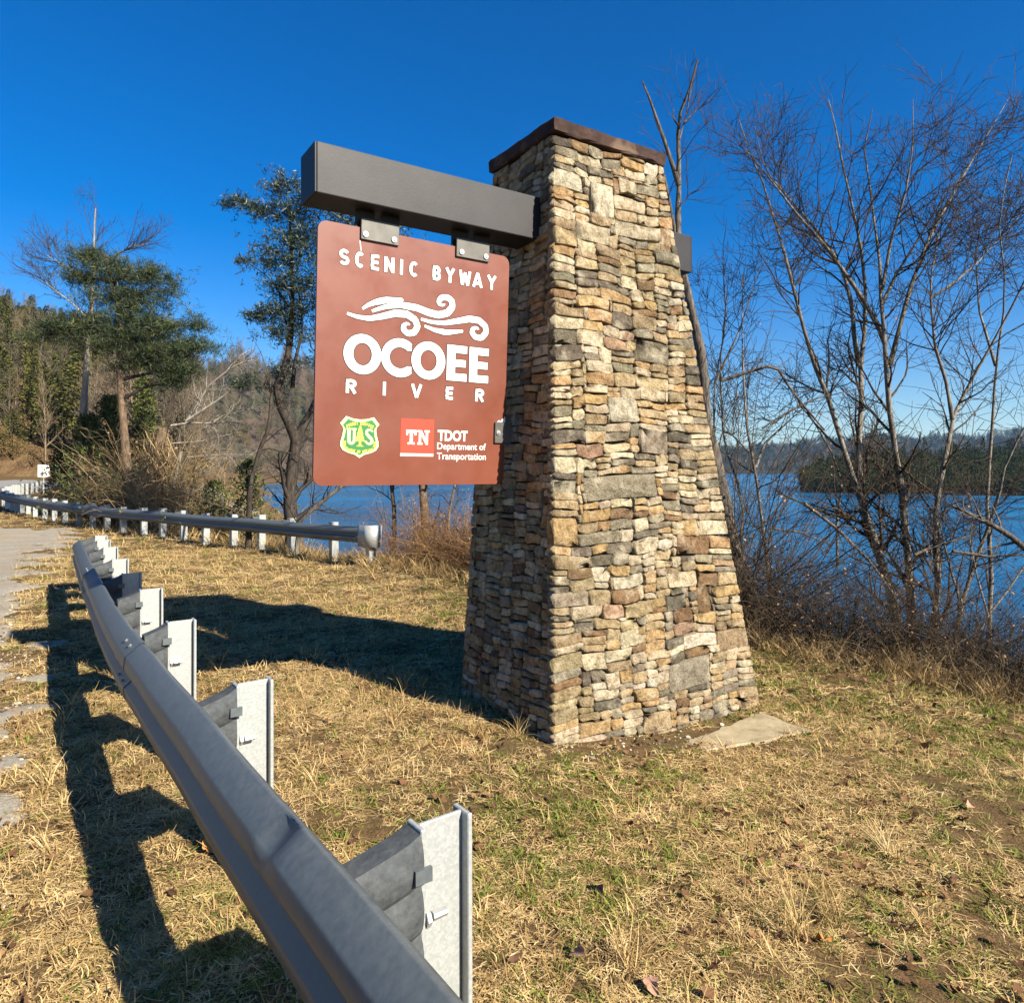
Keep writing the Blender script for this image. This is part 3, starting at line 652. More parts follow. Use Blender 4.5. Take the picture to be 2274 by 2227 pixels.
t = np.radians(np.linspace(180, 360, 16)); u_.append((np.stack([sx - .0555 + .0255 * np.cos(t), sy - .02 + .026 * np.sin(t)], 1), np.stack([sx - .0535 + .0085 * np.cos(t), sy - .02 + .010 * np.sin(t)], 1), None))
strip_slab('letter', u_, ZP + .003, ZP + .0048, M_CREAM, shd)
sc_ = [(.078, .038), (.060, .050), (.040, .044), (.036, .026), (.052, .008), (.072, -.010), (.076, -.028), (.062, -.040), (.042, -.036), (.032, -.024)]
strip_slab('letter', [ribbon_poly([(sx + .005 + x, sy + y) for x, y in sc_], [(0, .010), (.3, .016), (.5, .02), (.7, .016), (1, .010)], 30)], ZP + .003, ZP + .0048, M_CREAM, shd)
def arc_text(txt, pts, h, mat, wfac=.8):
    p = resample([(x, y, 0) for x, y in pts], 80)[:, :2]; n = len(txt); out = []
    for i, ch in enumerate(txt):
        if ch == ' ': continue
        f = (i + .5) / n * 79; k = int(np.clip(f, 0, 78)); c = p[k] + (p[k + 1] - p[k]) * (f - k); d = p[k + 1] - p[k]
        wd = np.linalg.norm(np.diff(p, axis=0), axis=1).sum() / n * wfac * (.4 if ch == 'I' else 1)
        out.append((ch, c[0] - wd / 2, c[1] - h / 2, c[0] + wd / 2, c[1] + h / 2, math.atan2(d[1], d[0])))
    return out
glyphs(arc_text('FOREST SERVICE', [(sx - .088, sy + .064), (sx - .045, sy + .082), (sx, sy + .087), (sx + .045, sy + .082), (sx + .088, sy + .064)], .019, None), M_YEL, shd, 'letter', ZP + .0042, .02)
glyphs(arc_text('DEPARTMENT OF AGRICULTURE', [(sx - .098, sy - .024), (sx - .100, sy - .055), (sx - .078, sy - .078), (sx, sy - .090), (sx + .078, sy - .078), (sx + .100, sy - .055), (sx + .098, sy - .024)], .018, None), M_YEL, shd, 'letter', ZP + .0042, .02)
# hanger plates and side clip
def plate(x0, x1, y0, y1, bolts, nm):
    bm = bmesh.new(); frame_box(bm, (0, 0, 0), (1, 0, 0), (0, 1, 0), (0, 0, 1), (x0, x1), (y0, y1), (ZP + .001, ZP + .016)); bevel(bm, .003, 1)
    pl = bm_obj(nm, bm, M_PLATE, sign)
    for bx_, by_ in bolts:
        bm = bmesh.new(); cyl(bm, (bx_, by_, ZP + .016), (0, 0, 1), .019, .008, 12); cyl(bm, (bx_ + .002, by_, ZP + .023), (0, 0, 1), .009, .007, 6)
        bm_obj('bolt', bm, M_STEEL, pl)
m = Mat('plate_metal', .5, .3, .4); m.col(m.ramp(m.noise(12, 5), [(.3, (.075, .07, .06)), (.7, (.12, .11, .095))])); M_PLATE = m.m
plate(.262, .514, 1.510, 1.640, [(.289, 1.542), (.478, 1.542)], 'hanger_plate')
plate(.925, 1.180, 1.516, 1.642, [(.962, 1.549), (1.15, 1.55)], 'hanger_plate')
plate(1.262, 1.40, .285, .43, [(1.287, .358)], 'side_clip')
slab('torn_film', [(1.285, .432), (1.30, .446), (1.315, .440), (1.325, .455), (1.338, .452), (1.350, .475), (1.351, .432)], ZP, ZP + .002, M_TORN, sign)
slab('torn_film', [(.258, 1.505), (.262, 1.505), (.268, 1.47), (.272, 1.44), (.268, 1.44), (.262, 1.47)], ZP, ZP + .002, M_TORN, sign)
for hx_ in (.30, .47, .97, 1.14):   # tangs behind the plates up into the beam
    bm = bmesh.new(); frame_box(bm, (0, 0, 0), (1, 0, 0), (0, 1, 0), (0, 0, 1), (hx_ - .06, hx_ + .06), (1.50, 1.72), (-.028, -.0125)); bm_obj('hanger_back_plate', bm, M_BRONZE, sign)

# ------------------------------------------------------------------ slab and dirt by the pillar
m = Mat('pale_slab', .9, 0, .15); f = m.noise(5, 8, .75); m.col(m.ramp(f, [(.32, (.15, .11, .062)), (.5, (.30, .24, .145)), (.7, (.40, .33, .21))])).bump(f, .4, .01); M_SLAB = m.m
q = resample([(1.76, 5.30, 0), (1.97, 4.86, 0), (1.55, 4.66, 0), (1.12, 4.47, 0), (1.05, 4.66, 0), (1.4, 4.95, 0), (1.76, 5.30, 0)], 40)[:-1, :2]
gq = np.random.default_rng(9); q = q + gq.normal(0, .008, q.shape); nq = len(q)
bm = bmesh.new(); A = [bm.verts.new((x, y, float(gz(x, y)) - .06)) for x, y in q]; B = [bm.verts.new((x, y, float(gz(x, y)) + .004 + gq.normal(0, .002))) for x, y in q]
qi = q.mean(0) + (q - q.mean(0)) * .955; C_ = [bm.verts.new((x, y, float(gz(x, y)) + .012 + gq.normal(0, .0015))) for x, y in qi]
bm.faces.new(C_)
for i in range(nq):
    bm.faces.new([A[i], A[(i + 1) % nq], B[(i + 1) % nq], B[i]]); bm.faces.new([B[i], B[(i + 1) % nq], C_[(i + 1) % nq], C_[i]])
bmesh.ops.recalc_face_normals(bm, faces=bm.faces)
bm_obj('concrete_pad', bm, M_SLAB, None, label='flat pale concrete pad at the right foot of the stone pillar', cat='concrete pad')
# ------------------------------------------------------------------ guardrails
m = Mat('galvanised_steel', .4, .12, .3)
f = m.noise(38, 4, .6); f2 = m.noise(2.2, 5)
c = m.ramp(f, [(.3, (.075, .087, .092)), (.7, (.108, .12, .121))]); c = m.mix(m.ramp(f2, [(.55, 0.), (.8, .35)]), c, (.07, .074, .074))
m.col(c).bump(f, .12, .004); m.rough(m.ramp(f, [(.3, .36), (.7, .46)])); M_GALV = m.m
m = Mat('galvanised_post', .5, .25, .5); vo = m.n('TexVoronoi'); vo.inputs['Scale'].default_value = 130; m.l(m.pos(), vo.inputs['Vector'])
m.col(m.ramp(vo.outputs['Color'], [(.2, (.29, .30, .285)), (.8, (.36, .365, .345))])).bump(m.noise(120, 3), .15, .003); M_POST = m.m
m = Mat('dark_blockout', .75, 0, .3); f = m.noise(30, 5, .7); m.col(m.ramp(f, [(.3, (.03, .033, .035)), (.7, (.075, .08, .08))])).bump(f, .5, .006); M_BLOCK = m.m
PROF = [(0, .714), (.018, .722), (.026, .720), (.093, .664), (.099, .656), (.106, .606), (.104, .598), (.072, .570), (.069, .560), (.069, .540), (.072, .530), (.104, .502), (.106, .494), (.099, .444), (.093, .436), (.026, .380), (.018, .378), (0, .386)]
def smooth_path(pts, n):
    p = resample([(x, y, 0) for x, y in pts], n)[:, :2]
    for _ in range(60): p[2:-2] = (p[:-4] + p[1:-3] + p[2:-2] + p[3:-1] + p[4:]) / 5
    T = np.gradient(p, axis=0); T = T / np.linalg.norm(T, axis=1, keepdims=True)
    return p, T, np.stack([-T[:, 1], T[:, 0]], 1)
def rail_mesh(name, pts, n, prof, side=1, dz=0., dents=None):
    p, T, N = smooth_path(pts, n); prof = np.array(prof); k = len(prof)
    zb = gz(p[:, 0], p[:, 1]); kw = 60 if n > 300 else 9; zb = np.convolve(np.pad(zb, kw, 'edge'), np.ones(2 * kw + 1) / (2 * kw + 1), 'valid')
    V = np.zeros((n, k * 2, 3)); back = prof.copy()
    ts = np.gradient(prof, axis=0); nn = np.stack([ts[:, 1], -ts[:, 0]], 1); nn /= np.linalg.norm(nn, axis=1, keepdims=True)
    back = prof + nn * .006
    loop = np.concatenate([prof, back[::-1]])
    for j, (dd, z) in enumerate(loop):
        V[:, j, :2] = p + N * side * dd; V[:, j, 2] = zb + z + dz
    if dents is not None: dents(V, p)
    K = 2 * k; i = np.arange(n - 1)[:, None] * K; j = np.arange(K)[None]; j2 = (j + 1) % K
    F = np.stack([i + j, i + j2, i + K + j2, i + K + j], -1).reshape(-1, 4)
    me = mesh_np(name, V.reshape(-1, 3), F, [M_GALV], False)
    bm = bmesh.new(); bm.from_mesh(me); bmesh.ops.recalc_face_normals(bm, faces=bm.faces); bm.to_mesh(me); bm.free()
    return me, (p, T, N)
def ibeam(bm, O, ax, ay, L, wd, z0, z1, tf=.014, tw=.012):
    # web along ax from 0..L, flanges along ay
    frame_box(bm, O, ax, ay, ZZ, (0, tf), (-wd / 2, wd / 2), (z0, z1)); frame_box(bm, O, ax, ay, ZZ, (L - tf, L), (-wd / 2, wd / 2), (z0, z1))
    frame_box(bm, O, ax, ay, ZZ, (tf - .001, L - tf + .001), (-tw / 2, tw / 2), (z0, z1 - .001))
def blockout(bm, O, ax, ay, L, wd, ztop0, ztop1, H):
    """ridged composite block from post (0) to rail (L)"""
    nz, nd = 22, 7; rows = []
    for a in range(nz):
        t = a / (nz - 1); bulge = abs(math.sin(t * math.pi * 3.0)) ** .6
        hw = wd / 2 * (.66 + .34 * bulge); ring = []
        for s_ in (1, -1):
            for b in (range(nd) if s_ == 1 else range(nd - 1, -1, -1)):
                q = b / (nd - 1); top = ztop0 + (ztop1 - ztop0) * (q ** .7); z = top - H * (1 - t) * (1 - .06 * q)
                ring.append(bm.verts.new(tuple(np.asarray(O) + ax * (L * q) + ay * (hw * s_) + ZZ * z)))
        rows.append(ring)
    n = len(rows[0])
    for a, b in zip(rows[:-1], rows[1:]):
        for i in range(n): bm.faces.new([a[i], a[(i + 1) % n], b[(i + 1) % n], b[i]])
    bm.faces.new(rows[-1]); bm.faces.new(rows[0][::-1]); bmesh.ops.recalc_face_normals(bm, faces=bm.faces)

RAIL1 = [(1.30, -.75), (.72, .10), (.33, .68), (.07, 1.05), (-.11, 1.29), (-.27, 1.50), (-.47, 1.76), (-.81, 2.23), (-1.16, 2.70), (-1.50, 3.17), (-1.93, 3.75), (-2.27, 4.22), (-2.85, 5.06), (-3.86, 6.58), (-4.50, 7.53), (-5.45, 8.98), (-6.05, 9.9)]
POST1 = [(.78, .70), (-.15, 1.89), (-1.06, 3.05), (-1.87, 4.13), (-2.59, 5.20), (-3.28, 6.22), (-3.97, 7.28), (-4.62, 8.25), (-5.22, 9.15), (-5.72, 9.95)]
rail1 = empty('guardrail', (-1.5, 3.2, 0), 'nearest galvanised guardrail running away from the camera beside the lawn', 'guardrail')
G1 = np.array(rail1.location)
def dents1(V, p):
    # a crushed spot on the top of the near rail and small ripples
    K = V.shape[1]
    for i in range(len(p)):
        dd = math.hypot(p[i, 0] + .60, p[i, 1] - 1.93)
        k = math.exp(-(dd / .05) ** 2) * .016
        for j in list(range(2, 5)) + list(range(K - 5, K - 2)): V[i, j, 2] -= k; V[i, j, :2] += k * .5
    g = np.random.default_rng(5); V[:, :, :2] += np.interp(np.arange(len(p)), np.linspace(0, len(p), 40), g.normal(0, .0012, 40))[:, None, None]
me, (rp, rT, rN) = rail_mesh('rail', RAIL1, 420, PROF, 1, 0, dents1)
for v in me.vertices: v.co -= Vector(G1)
ro = obj('rail', me, rail1)
gzs = gz(rp[:, 0], rp[:, 1]); gzs = np.convolve(np.pad(gzs, 60, 'edge'), np.ones(121) / 121, 'valid')
def rail_frame(x, y, rp, rT, rN):
    i = int(np.argmin((rp[:, 0] - x) ** 2 + (rp[:, 1] - y) ** 2)); return i
gp_ = np.random.default_rng(8)
for (x, y) in POST1:
    i = rail_frame(x, y, rp, rT, rN); ax = np.append(rN[i], 0); ay = np.append(rT[i], 0)
    lean = gp_.normal(0, .008)
    z = float(gz(x, y)); O = np.array([x, y, z]) - G1
    gap = float((rp[i] - np.array([x, y])) @ rN[i])          # distance post back -> rail back
    Lw = .15
    bm = bmesh.new(); ibeam(bm, O, unit(ax + ZZ * lean), ay, Lw, .075, -.3, .775); bevel(bm, .0025, 1); post = bm_obj('post', bm, M_POST, rail1)
    bm = bmesh.new(); cyl(bm, O + ax * (Lw - .005) - ay * .03 + ZZ * .55 - ax * .03, -ax, .012, .04, 8); cyl(bm, O + ax * (Lw - .014) - ay * .03 + ZZ * .55, -ax, .022, .012, 6); bm_obj('bolt', bm, M_STEEL, post)
    if gap > Lw + .05:
        bm = bmesh.new(); blockout(bm, O + ax * (Lw + .002), ax, ay, gap - Lw - .006, .115, .765, .715, .36); bl = bm_obj('blockout', bm, M_BLOCK, rail1)
        bm = bmesh.new(); frame_box(bm, O, ax, ay, ZZ, (Lw - .016, Lw + .03), (-.066, -.056), (.66, .695)); bm_obj('clip', bm, M_GALV, bl)
# splice laps: the end of one length overlapping the next, with bolts through the folds
for f_ in (.455, .74):
    i = int(f_ * 419); sub = rp[i - 6:i + 7]; prof2 = np.array(PROF); ts = np.gradient(prof2, axis=0); nn = np.stack([-ts[:, 1], ts[:, 0]], 1); nn /= np.linalg.norm(nn, axis=1, keepdims=True); prof2 = prof2 + nn * .0045
    Vl = np.zeros((13, len(prof2), 3)); zb_ = float(gz(*rp[i]))
    for j_, (dd, z_) in enumerate(prof2): Vl[:, j_, :2] = sub + rN[i - 6:i + 7] * dd; Vl[:, j_, 2] = gzs[i - 6:i + 7] + z_
    K_ = len(prof2); a_ = np.arange(12)[:, None] * K_; b_ = np.arange(K_ - 1)[None]
    lap = obj('splice_lap', mesh_np('splice_lap', Vl.reshape(-1, 3) - G1, np.stack([a_ + b_, a_ + b_ + 1, a_ + K_ + b_ + 1, a_ + K_ + b_], -1).reshape(-1, 4), [M_GALV]), rail1)
    for dd, z_ in ((.062, .694), (.090, .585), (.090, .516)):
        for sft in (-.075, .075):
            bm = bmesh.new(); q = np.append(rp[i] + rN[i] * dd + rT[i] * sft, gzs[i] + z_) - G1
            cyl(bm, q, np.append(rN[i] * .6, .8 if z_ > .55 else -.8), .013, .012, 8); bm_obj('bolt', bm, M_GALV, lap)
RAIL2 = [(-2.75, 12.55), (-3.6, 13.28), (-5.27, 14.53), (-7.15, 16.27), (-8.88, 17.84), (-10.65, 19.30), (-13.48, 21.75), (-17.1, 25.0), (-22.5, 30.8), (-27.5, 38.), (-31.6, 45.), (-34.2, 51.)]
rail2 = empty('guardrail', (-9, 18, float(gz(-9, 18))), 'long curving guardrail on pale posts in front of the trees', 'guardrail')
G2 = np.array(rail2.location)
me, (rp2, rT2, rN2) = rail_mesh('rail', RAIL2, 260, [(a, (z - .38) * .82 + .40) for a, z in PROF], 1, 0)
co = np.zeros(len(me.vertices) * 3, np.float32); me.vertices.foreach_get('co', co); me.vertices.foreach_set('co', (co.reshape(-1, 3) - G2).astype(np.float32).ravel())
obj('rail', me, rail2)
arc = np.concatenate([[0], np.cumsum(np.linalg.norm(np.diff(rp2, axis=0), axis=1))])
postmesh = blockmesh = None
for a in np.concatenate([np.arange(1.15, 24, 1.22), np.arange(24.4, arc[-1], 1.5)]):
    i = int(np.searchsorted(arc, a)); i = min(i, len(rp2) - 1)
    ax = np.append(rN2[i], 0); ay = np.append(rT2[i], 0); p = rp2[i] - rN2[i] * .30
    if postmesh is None:
        bm = bmesh.new(); frame_box(bm, (0, 0, 0), (1, 0, 0), (0, 1, 0), ZZ, (0, .15), (-.055, .055), (-.4, .725)); bevel(bm, .004, 1); postmesh = bpy.data.meshes.new('post'); bm.to_mesh(postmesh); bm.free(); postmesh.materials.append(M_POST)
        bm = bmesh.new(); blockout(bm, (0, 0, 0), np.array([1., 0, 0]), np.array([0, 1., 0]), .145, .11, .70, .69, .30); blockmesh = bpy.data.meshes.new('blockout'); bm.to_mesh(blockmesh); bm.free(); blockmesh.materials.append(M_BLOCK)
    rot = math.atan2(ax[1], ax[0]); loc = np.array([*p, float(gz(*rp2[i]))]) - G2
    o = obj('post', postmesh, rail2); o.location = loc; o.rotation_euler = (gp_.normal(0, .012), gp_.normal(0, .012), rot)
    o = obj('blockout', blockmesh, rail2); o.location = loc + ax * .152; o.rotation_euler = (0, 0, rot)
# rounded terminal
t0, n0, p0 = -rT2[0], rN2[0], rp2[0]; Vv = []; na = 18
for k in range(na + 5):
    if k < 5: q = p0 - t0 * (.02 - .06 * k) + n0 * (.11 + .012 * k)
    else:
        th = (k - 5) / (na - 1) * math.pi * 1.05; q = p0 + t0 * .24 + n0 * .0 + (n0 * math.cos(th) + t0 * math.sin(th)) * .165
    zz0 = float(gz(*p0)); Vv.append((q[0], q[1], zz0 + .335)); Vv.append((q[0], q[1], zz0 + .71))
Vv = np.array(Vv) - G2; nF = len(Vv) // 2; i = np.arange(nF - 1) * 2
me = mesh_np('end_terminal', Vv, np.stack([i, i + 2, i + 3, i + 1], 1), [M_POST], True); o = obj('end_terminal', me, rail2)
md = o.modifiers.new('thick', 'SOLIDIFY'); md.thickness = .008
o = obj('post', postmesh, rail2); o.location = np.array([*(p0 + t0 * .24 - n0 * .05), float(gz(*p0)) - .12]) - G2; o.rotation_euler = (0, 0, math.atan2(n0[1], n0[0]))

# ------------------------------------------------------------------ road, pull-off, speed sign
m = Mat('asphalt', .9, 0, .2); f = m.noise(60, 5, .7); f2 = m.noise(1.3, 5)
c = m.ramp(f, [(.3, (.13, .115, .09)), (.7, (.36, .32, .25))]); c = m.mix(m.ramp(f2, [(.45, 0.), (.65, .6)]), c, (.25, .18, .10)); m.col(c).bump(f, .6, .01); M_ASPH = m.m
def drape(name, poly_fn, xs, ys, dz, mat, **k):
    X, Y = np.meshgrid(xs, ys); keep = poly_fn(X, Y); Z = gz(X, Y) + dz
    n = len(xs); i = (np.arange(len(ys) - 1)[:, None] * n + np.arange(n - 1)[None])
    ok = keep[:-1, :-1] & keep[1:, :-1] & keep[:-1, 1:] & keep[1:, 1:]; i = i[ok]
    return obj(name, mesh_np(name, np.stack([X, Y, Z], -1).reshape(-1, 3), np.stack([i, i + 1, i + n + 1, i + n], 1), [mat], True), **k)
def ragged(x, y): return .30 * np.sin(x * 2.3 + y * 1.7) + .22 * np.sin(y * 4.1 - x) + .18 * np.sin(7.3 * y + 3 * x) + .12 * np.sin(13 * x - 9 * y) + .08 * np.sin(23 * y + 17 * x)
PATCH = [(-3.5, 4.98, .27), (-2.92, 4.1, .22), (-2.62, 3.5, .25), (-3.95, 5.9, .2), (-4.6, 6.9, .25)]
def pull_field(x, y):
    k = np.maximum((x + 6.1 + (y - 9) * .60 + ragged(x, y)) * .8, (y - 21 - ragged(y, x) + (x + 14) * .2))
    for a, b, r_ in PATCH: k = np.minimum(k, np.hypot((x - a) * 1.2, y - b) + .22 * ragged(x * 2, y * 2) - r_)
    return k
pull_mask = lambda x, y: pull_field(x, y) < 0
X, Y = np.meshgrid(np.arange(-26, -1.6, .06), np.arange(2.4, 24, .06)); Z = gz(X, Y) + np.clip(-pull_field(X, Y) * .12, -.05, .016) + .004 * np.sin(X * 31 + Y * 17) * np.sin(Y * 37)
n_ = X.shape[1]; i = (np.arange(X.shape[0] - 1)[:, None] * n_ + np.arange(n_ - 1)[None]); kk = pull_field(X, Y) < .3; kk = kk[:-1, :-1] | kk[1:, 1:]; i = i[kk]
obj('pull_off_pavement', mesh_np('pull_off_pavement', np.stack([X, Y, Z], -1).reshape(-1, 3), np.stack([i, i + 1, i + n_ + 1, i + n_], 1), [M_ASPH], True), kind='structure')
m = Mat('road_asphalt', .85, 0, .25); f = m.noise(9, 5, .7); m.col(m.ramp(f, [(.3, (.16, .155, .145)), (.7, (.24, .23, .21))])); M_ROAD = m.m
road_y = lambda x: 57.5 + .0 * x + .004 * (x + 45) ** 2 * (x < -45) + .0
drape('road', lambda x, y: (np.abs(y - (57 - (x + 40) * .12)) < 4.0), np.arange(-110, -20, 1.), np.arange(44, 74, .5), .03, M_ROAD, kind='structure')
M_LINE = plain('road_paint', (.75, .74, .70)); M_LINEY = plain('road_paint_yellow', (.70, .48, .08))
drape('edge_line', lambda x, y: (np.abs(y - (53.4 - (x + 40) * .12)) < .12), np.arange(-110, -22, 1.), np.arange(44, 72, .06), .036, M_LINE, kind='structure')
drape('centre_line', lambda x, y: (np.abs(y - (57 - (x + 40) * .12)) < .12), np.arange(-110, -22, 1.), np.arange(46, 72, .06), .036, M_LINEY, kind='structure')
# speed limit sign
sp = at(97, 1046, 46.); zg = float(gz(sp[0], sp[1]))
sps = empty('speed_limit_sign', (sp[0], sp[1], zg), 'small white SPEED LIMIT 45 sign beside the far road', 'road sign')
sps.rotation_euler = (0, 0, .55)
pw, ph = .62, .78; zc = sp[2] - zg
bm = bmesh.new(); frame_box(bm, (0, 0, 0), (1, 0, 0), (0, 1, 0), ZZ, (-.03, .03), (.01, .05), (-.2, zc + .3)); bm_obj('post', bm, M_POST, sps)
M_BLK = plain('sign_black', (.02, .02, .02))
bm = bmesh.new(); frame_box(bm, (0, 0, 0), (1, 0, 0), (0, 1, 0), ZZ, (-pw / 2, pw / 2), (-.006, .006), (zc - ph / 2, zc + ph / 2)); pan = bm_obj('panel', bm, M_WHITE, sps)
for txt, w_, z0_, h_ in (('SPEED', .44, .21, .11), ('LIMIT', .40, .06, .11), ('45', .40, -.32, .31)):
    o = glyphs([(txt, -w_ / 2, 0, w_ / 2, h_)], M_BLK, pan, 'lettering', 0, .03); o.location = (0, -.009, zc + z0_); o.rotation_euler = (R(90), 0, 0)
# ------------------------------------------------------------------ scatter (stuff) through geometry nodes
def scatter(name, P, rot, sc, vi, sources, kind='stuff', label=None, cat=None):
    me = mesh_np(name, P, [], [], attrs={'rot': ('FLOAT_VECTOR', 'POINT', rot), 'sc': ('FLOAT_VECTOR', 'POINT', sc), 'vi': ('INT', 'POINT', vi)}) if False else None
    me = bpy.data.meshes.new(name); me.vertices.add(len(P)); me.vertices.foreach_set('co', np.asarray(P, np.float32).ravel())
    for k, typ, arr in (('rot', 'FLOAT_VECTOR', rot), ('sc', 'FLOAT_VECTOR', sc), ('vi', 'INT', vi)):
        a = me.attributes.new(k, typ, 'POINT'); a.data.foreach_set('value' if typ == 'INT' else 'vector', np.asarray(arr, np.int32 if typ == 'INT' else np.float32).ravel())
    o = obj(name, me, kind=kind, label=label, cat=cat)
    ng = bpy.data.node_groups.new(name, 'GeometryNodeTree')
    ng.interface.new_socket('Geometry', in_out='INPUT', socket_type='NodeSocketGeometry'); ng.interface.new_socket('Geometry', in_out='OUTPUT', socket_type='NodeSocketGeometry')
    N = ng.nodes.new; L = ng.links.new
    gi, go = N('NodeGroupInput'), N('NodeGroupOutput'); iop = N('GeometryNodeInstanceOnPoints'); mp = N('GeometryNodeMeshToPoints')
    L(gi.outputs[0], mp.inputs[0]); L(mp.outputs[0], iop.inputs['Points'])
    jn = N('GeometryNodeJoinGeometry')
    for s_ in reversed(sources):
        oi = N('GeometryNodeObjectInfo'); oi.inputs['Object'].default_value = s_; oi.inputs['As Instance'].default_value = True
        L(oi.outputs['Geometry'], jn.inputs[0])
    L(jn.outputs[0], iop.inputs['Instance']); iop.inputs['Pick Instance'].default_value = True
    for nm, dt, sock in (('vi', 'INT', 'Instance Index'), ('rot', 'FLOAT_VECTOR', 'Rotation'), ('sc', 'FLOAT_VECTOR', 'Scale')):
        na = N('GeometryNodeInputNamedAttribute'); na.data_type = dt; na.inputs['Name'].default_value = nm
        L([q for q in na.outputs if q.enabled and q.name == 'Attribute'][0], iop.inputs[sock])
    L(iop.outputs[0], go.inputs[0])
    md = o.modifiers.new('scatter', 'NODES'); md.node_group = ng
    return o
def proto(name, me): return bpy.data.objects.new(name, me)        # never linked: only its mesh is used
def ground_hit(x, y):
    v = ray(x, y); t = np.linspace(2, 90, 8000); P = np.array([0, 0, CAM_H]) + v[None] * t[:, None]
    k = np.argmax(P[:, 2] < gz(P[:, 0], P[:, 1])); return P[k]
c6 = lambda X, Y: (X / 2.38, 400 + Y / 2.38)
c7 = lambda X, Y: (1480 + X / 2.448, 200 + Y / 2.448)
c8 = lambda X, Y: (1480 + X / 2.38, 900 + Y / 2.38)
cB = lambda X, Y: (380 + X / 4.533, 760 + Y / 4.533)
cS = lambda X, Y: (540 + X / 5.01, 900 + Y / 5.01)
def stem(pix, Y, n=16, g=None, sway=.25, base=True):
    """photo polyline at depth Y with a slow drift in depth; optional extension down to the soil"""
    pts = []; ph = g.uniform(0, 6.3) if g is not None else 0
    for i, (x, y) in enumerate(pix): pts.append(at(x, y, Y + sway * math.sin(ph + i * .7) * (i / max(1, len(pix) - 1))))
    if base:
        z = float(gz(pts[0][0], pts[0][1]))
        if pts[0][2] > z - .1: pts.insert(0, np.array([pts[0][0], pts[0][1], z - .15]))
        else: pts[0][2] = z - .15
    return resample(pts, n)
def bare_tree(name, label, stems, g, r0, levels, mats, cat='tree', group=None, leafp=0, sides=6):
    """stems: list of (n,3); r0 list of (base,tip)"""
    base = stems[0][0].copy(); t = empty(name, tuple(base), label, cat, group)
    tr = Geo()
    for s_, (a, b) in zip(stems, r0):
        n = len(s_); rad = a + (b - a) * np.linspace(0, 1, n) ** .8; wob = 1 + .07 * np.sin(np.arange(n) * 2.1)
        tr.tubes((s_ - base)[None], (rad * wob)[None], sides)
    obj('trunk', tr.mesh('trunk', [mats[0]]), t)
    P = np.stack([resample(s_, 14) for s_ in stems]) - base; Rr = np.stack([np.linspace(a, b, 14) for a, b in r0])
    cr = Geo(); allP = [(P, Rr)]; cur = (P, Rr)
    for li, lv in enumerate(levels):
        lv = dict(lv); cnt = lv.pop('count'); src = lv.pop('src', -1); sd_ = lv.pop('sides', 3)
        P2, R2 = sprout(*allP[src], cnt, g, **lv); allP.append((P2, R2)); cr.tubes(P2, R2, sd_)
    obj('crown', cr.mesh('crown', [mats[1]]), t)
    return t, allP
gv = np.random.default_rng(21)
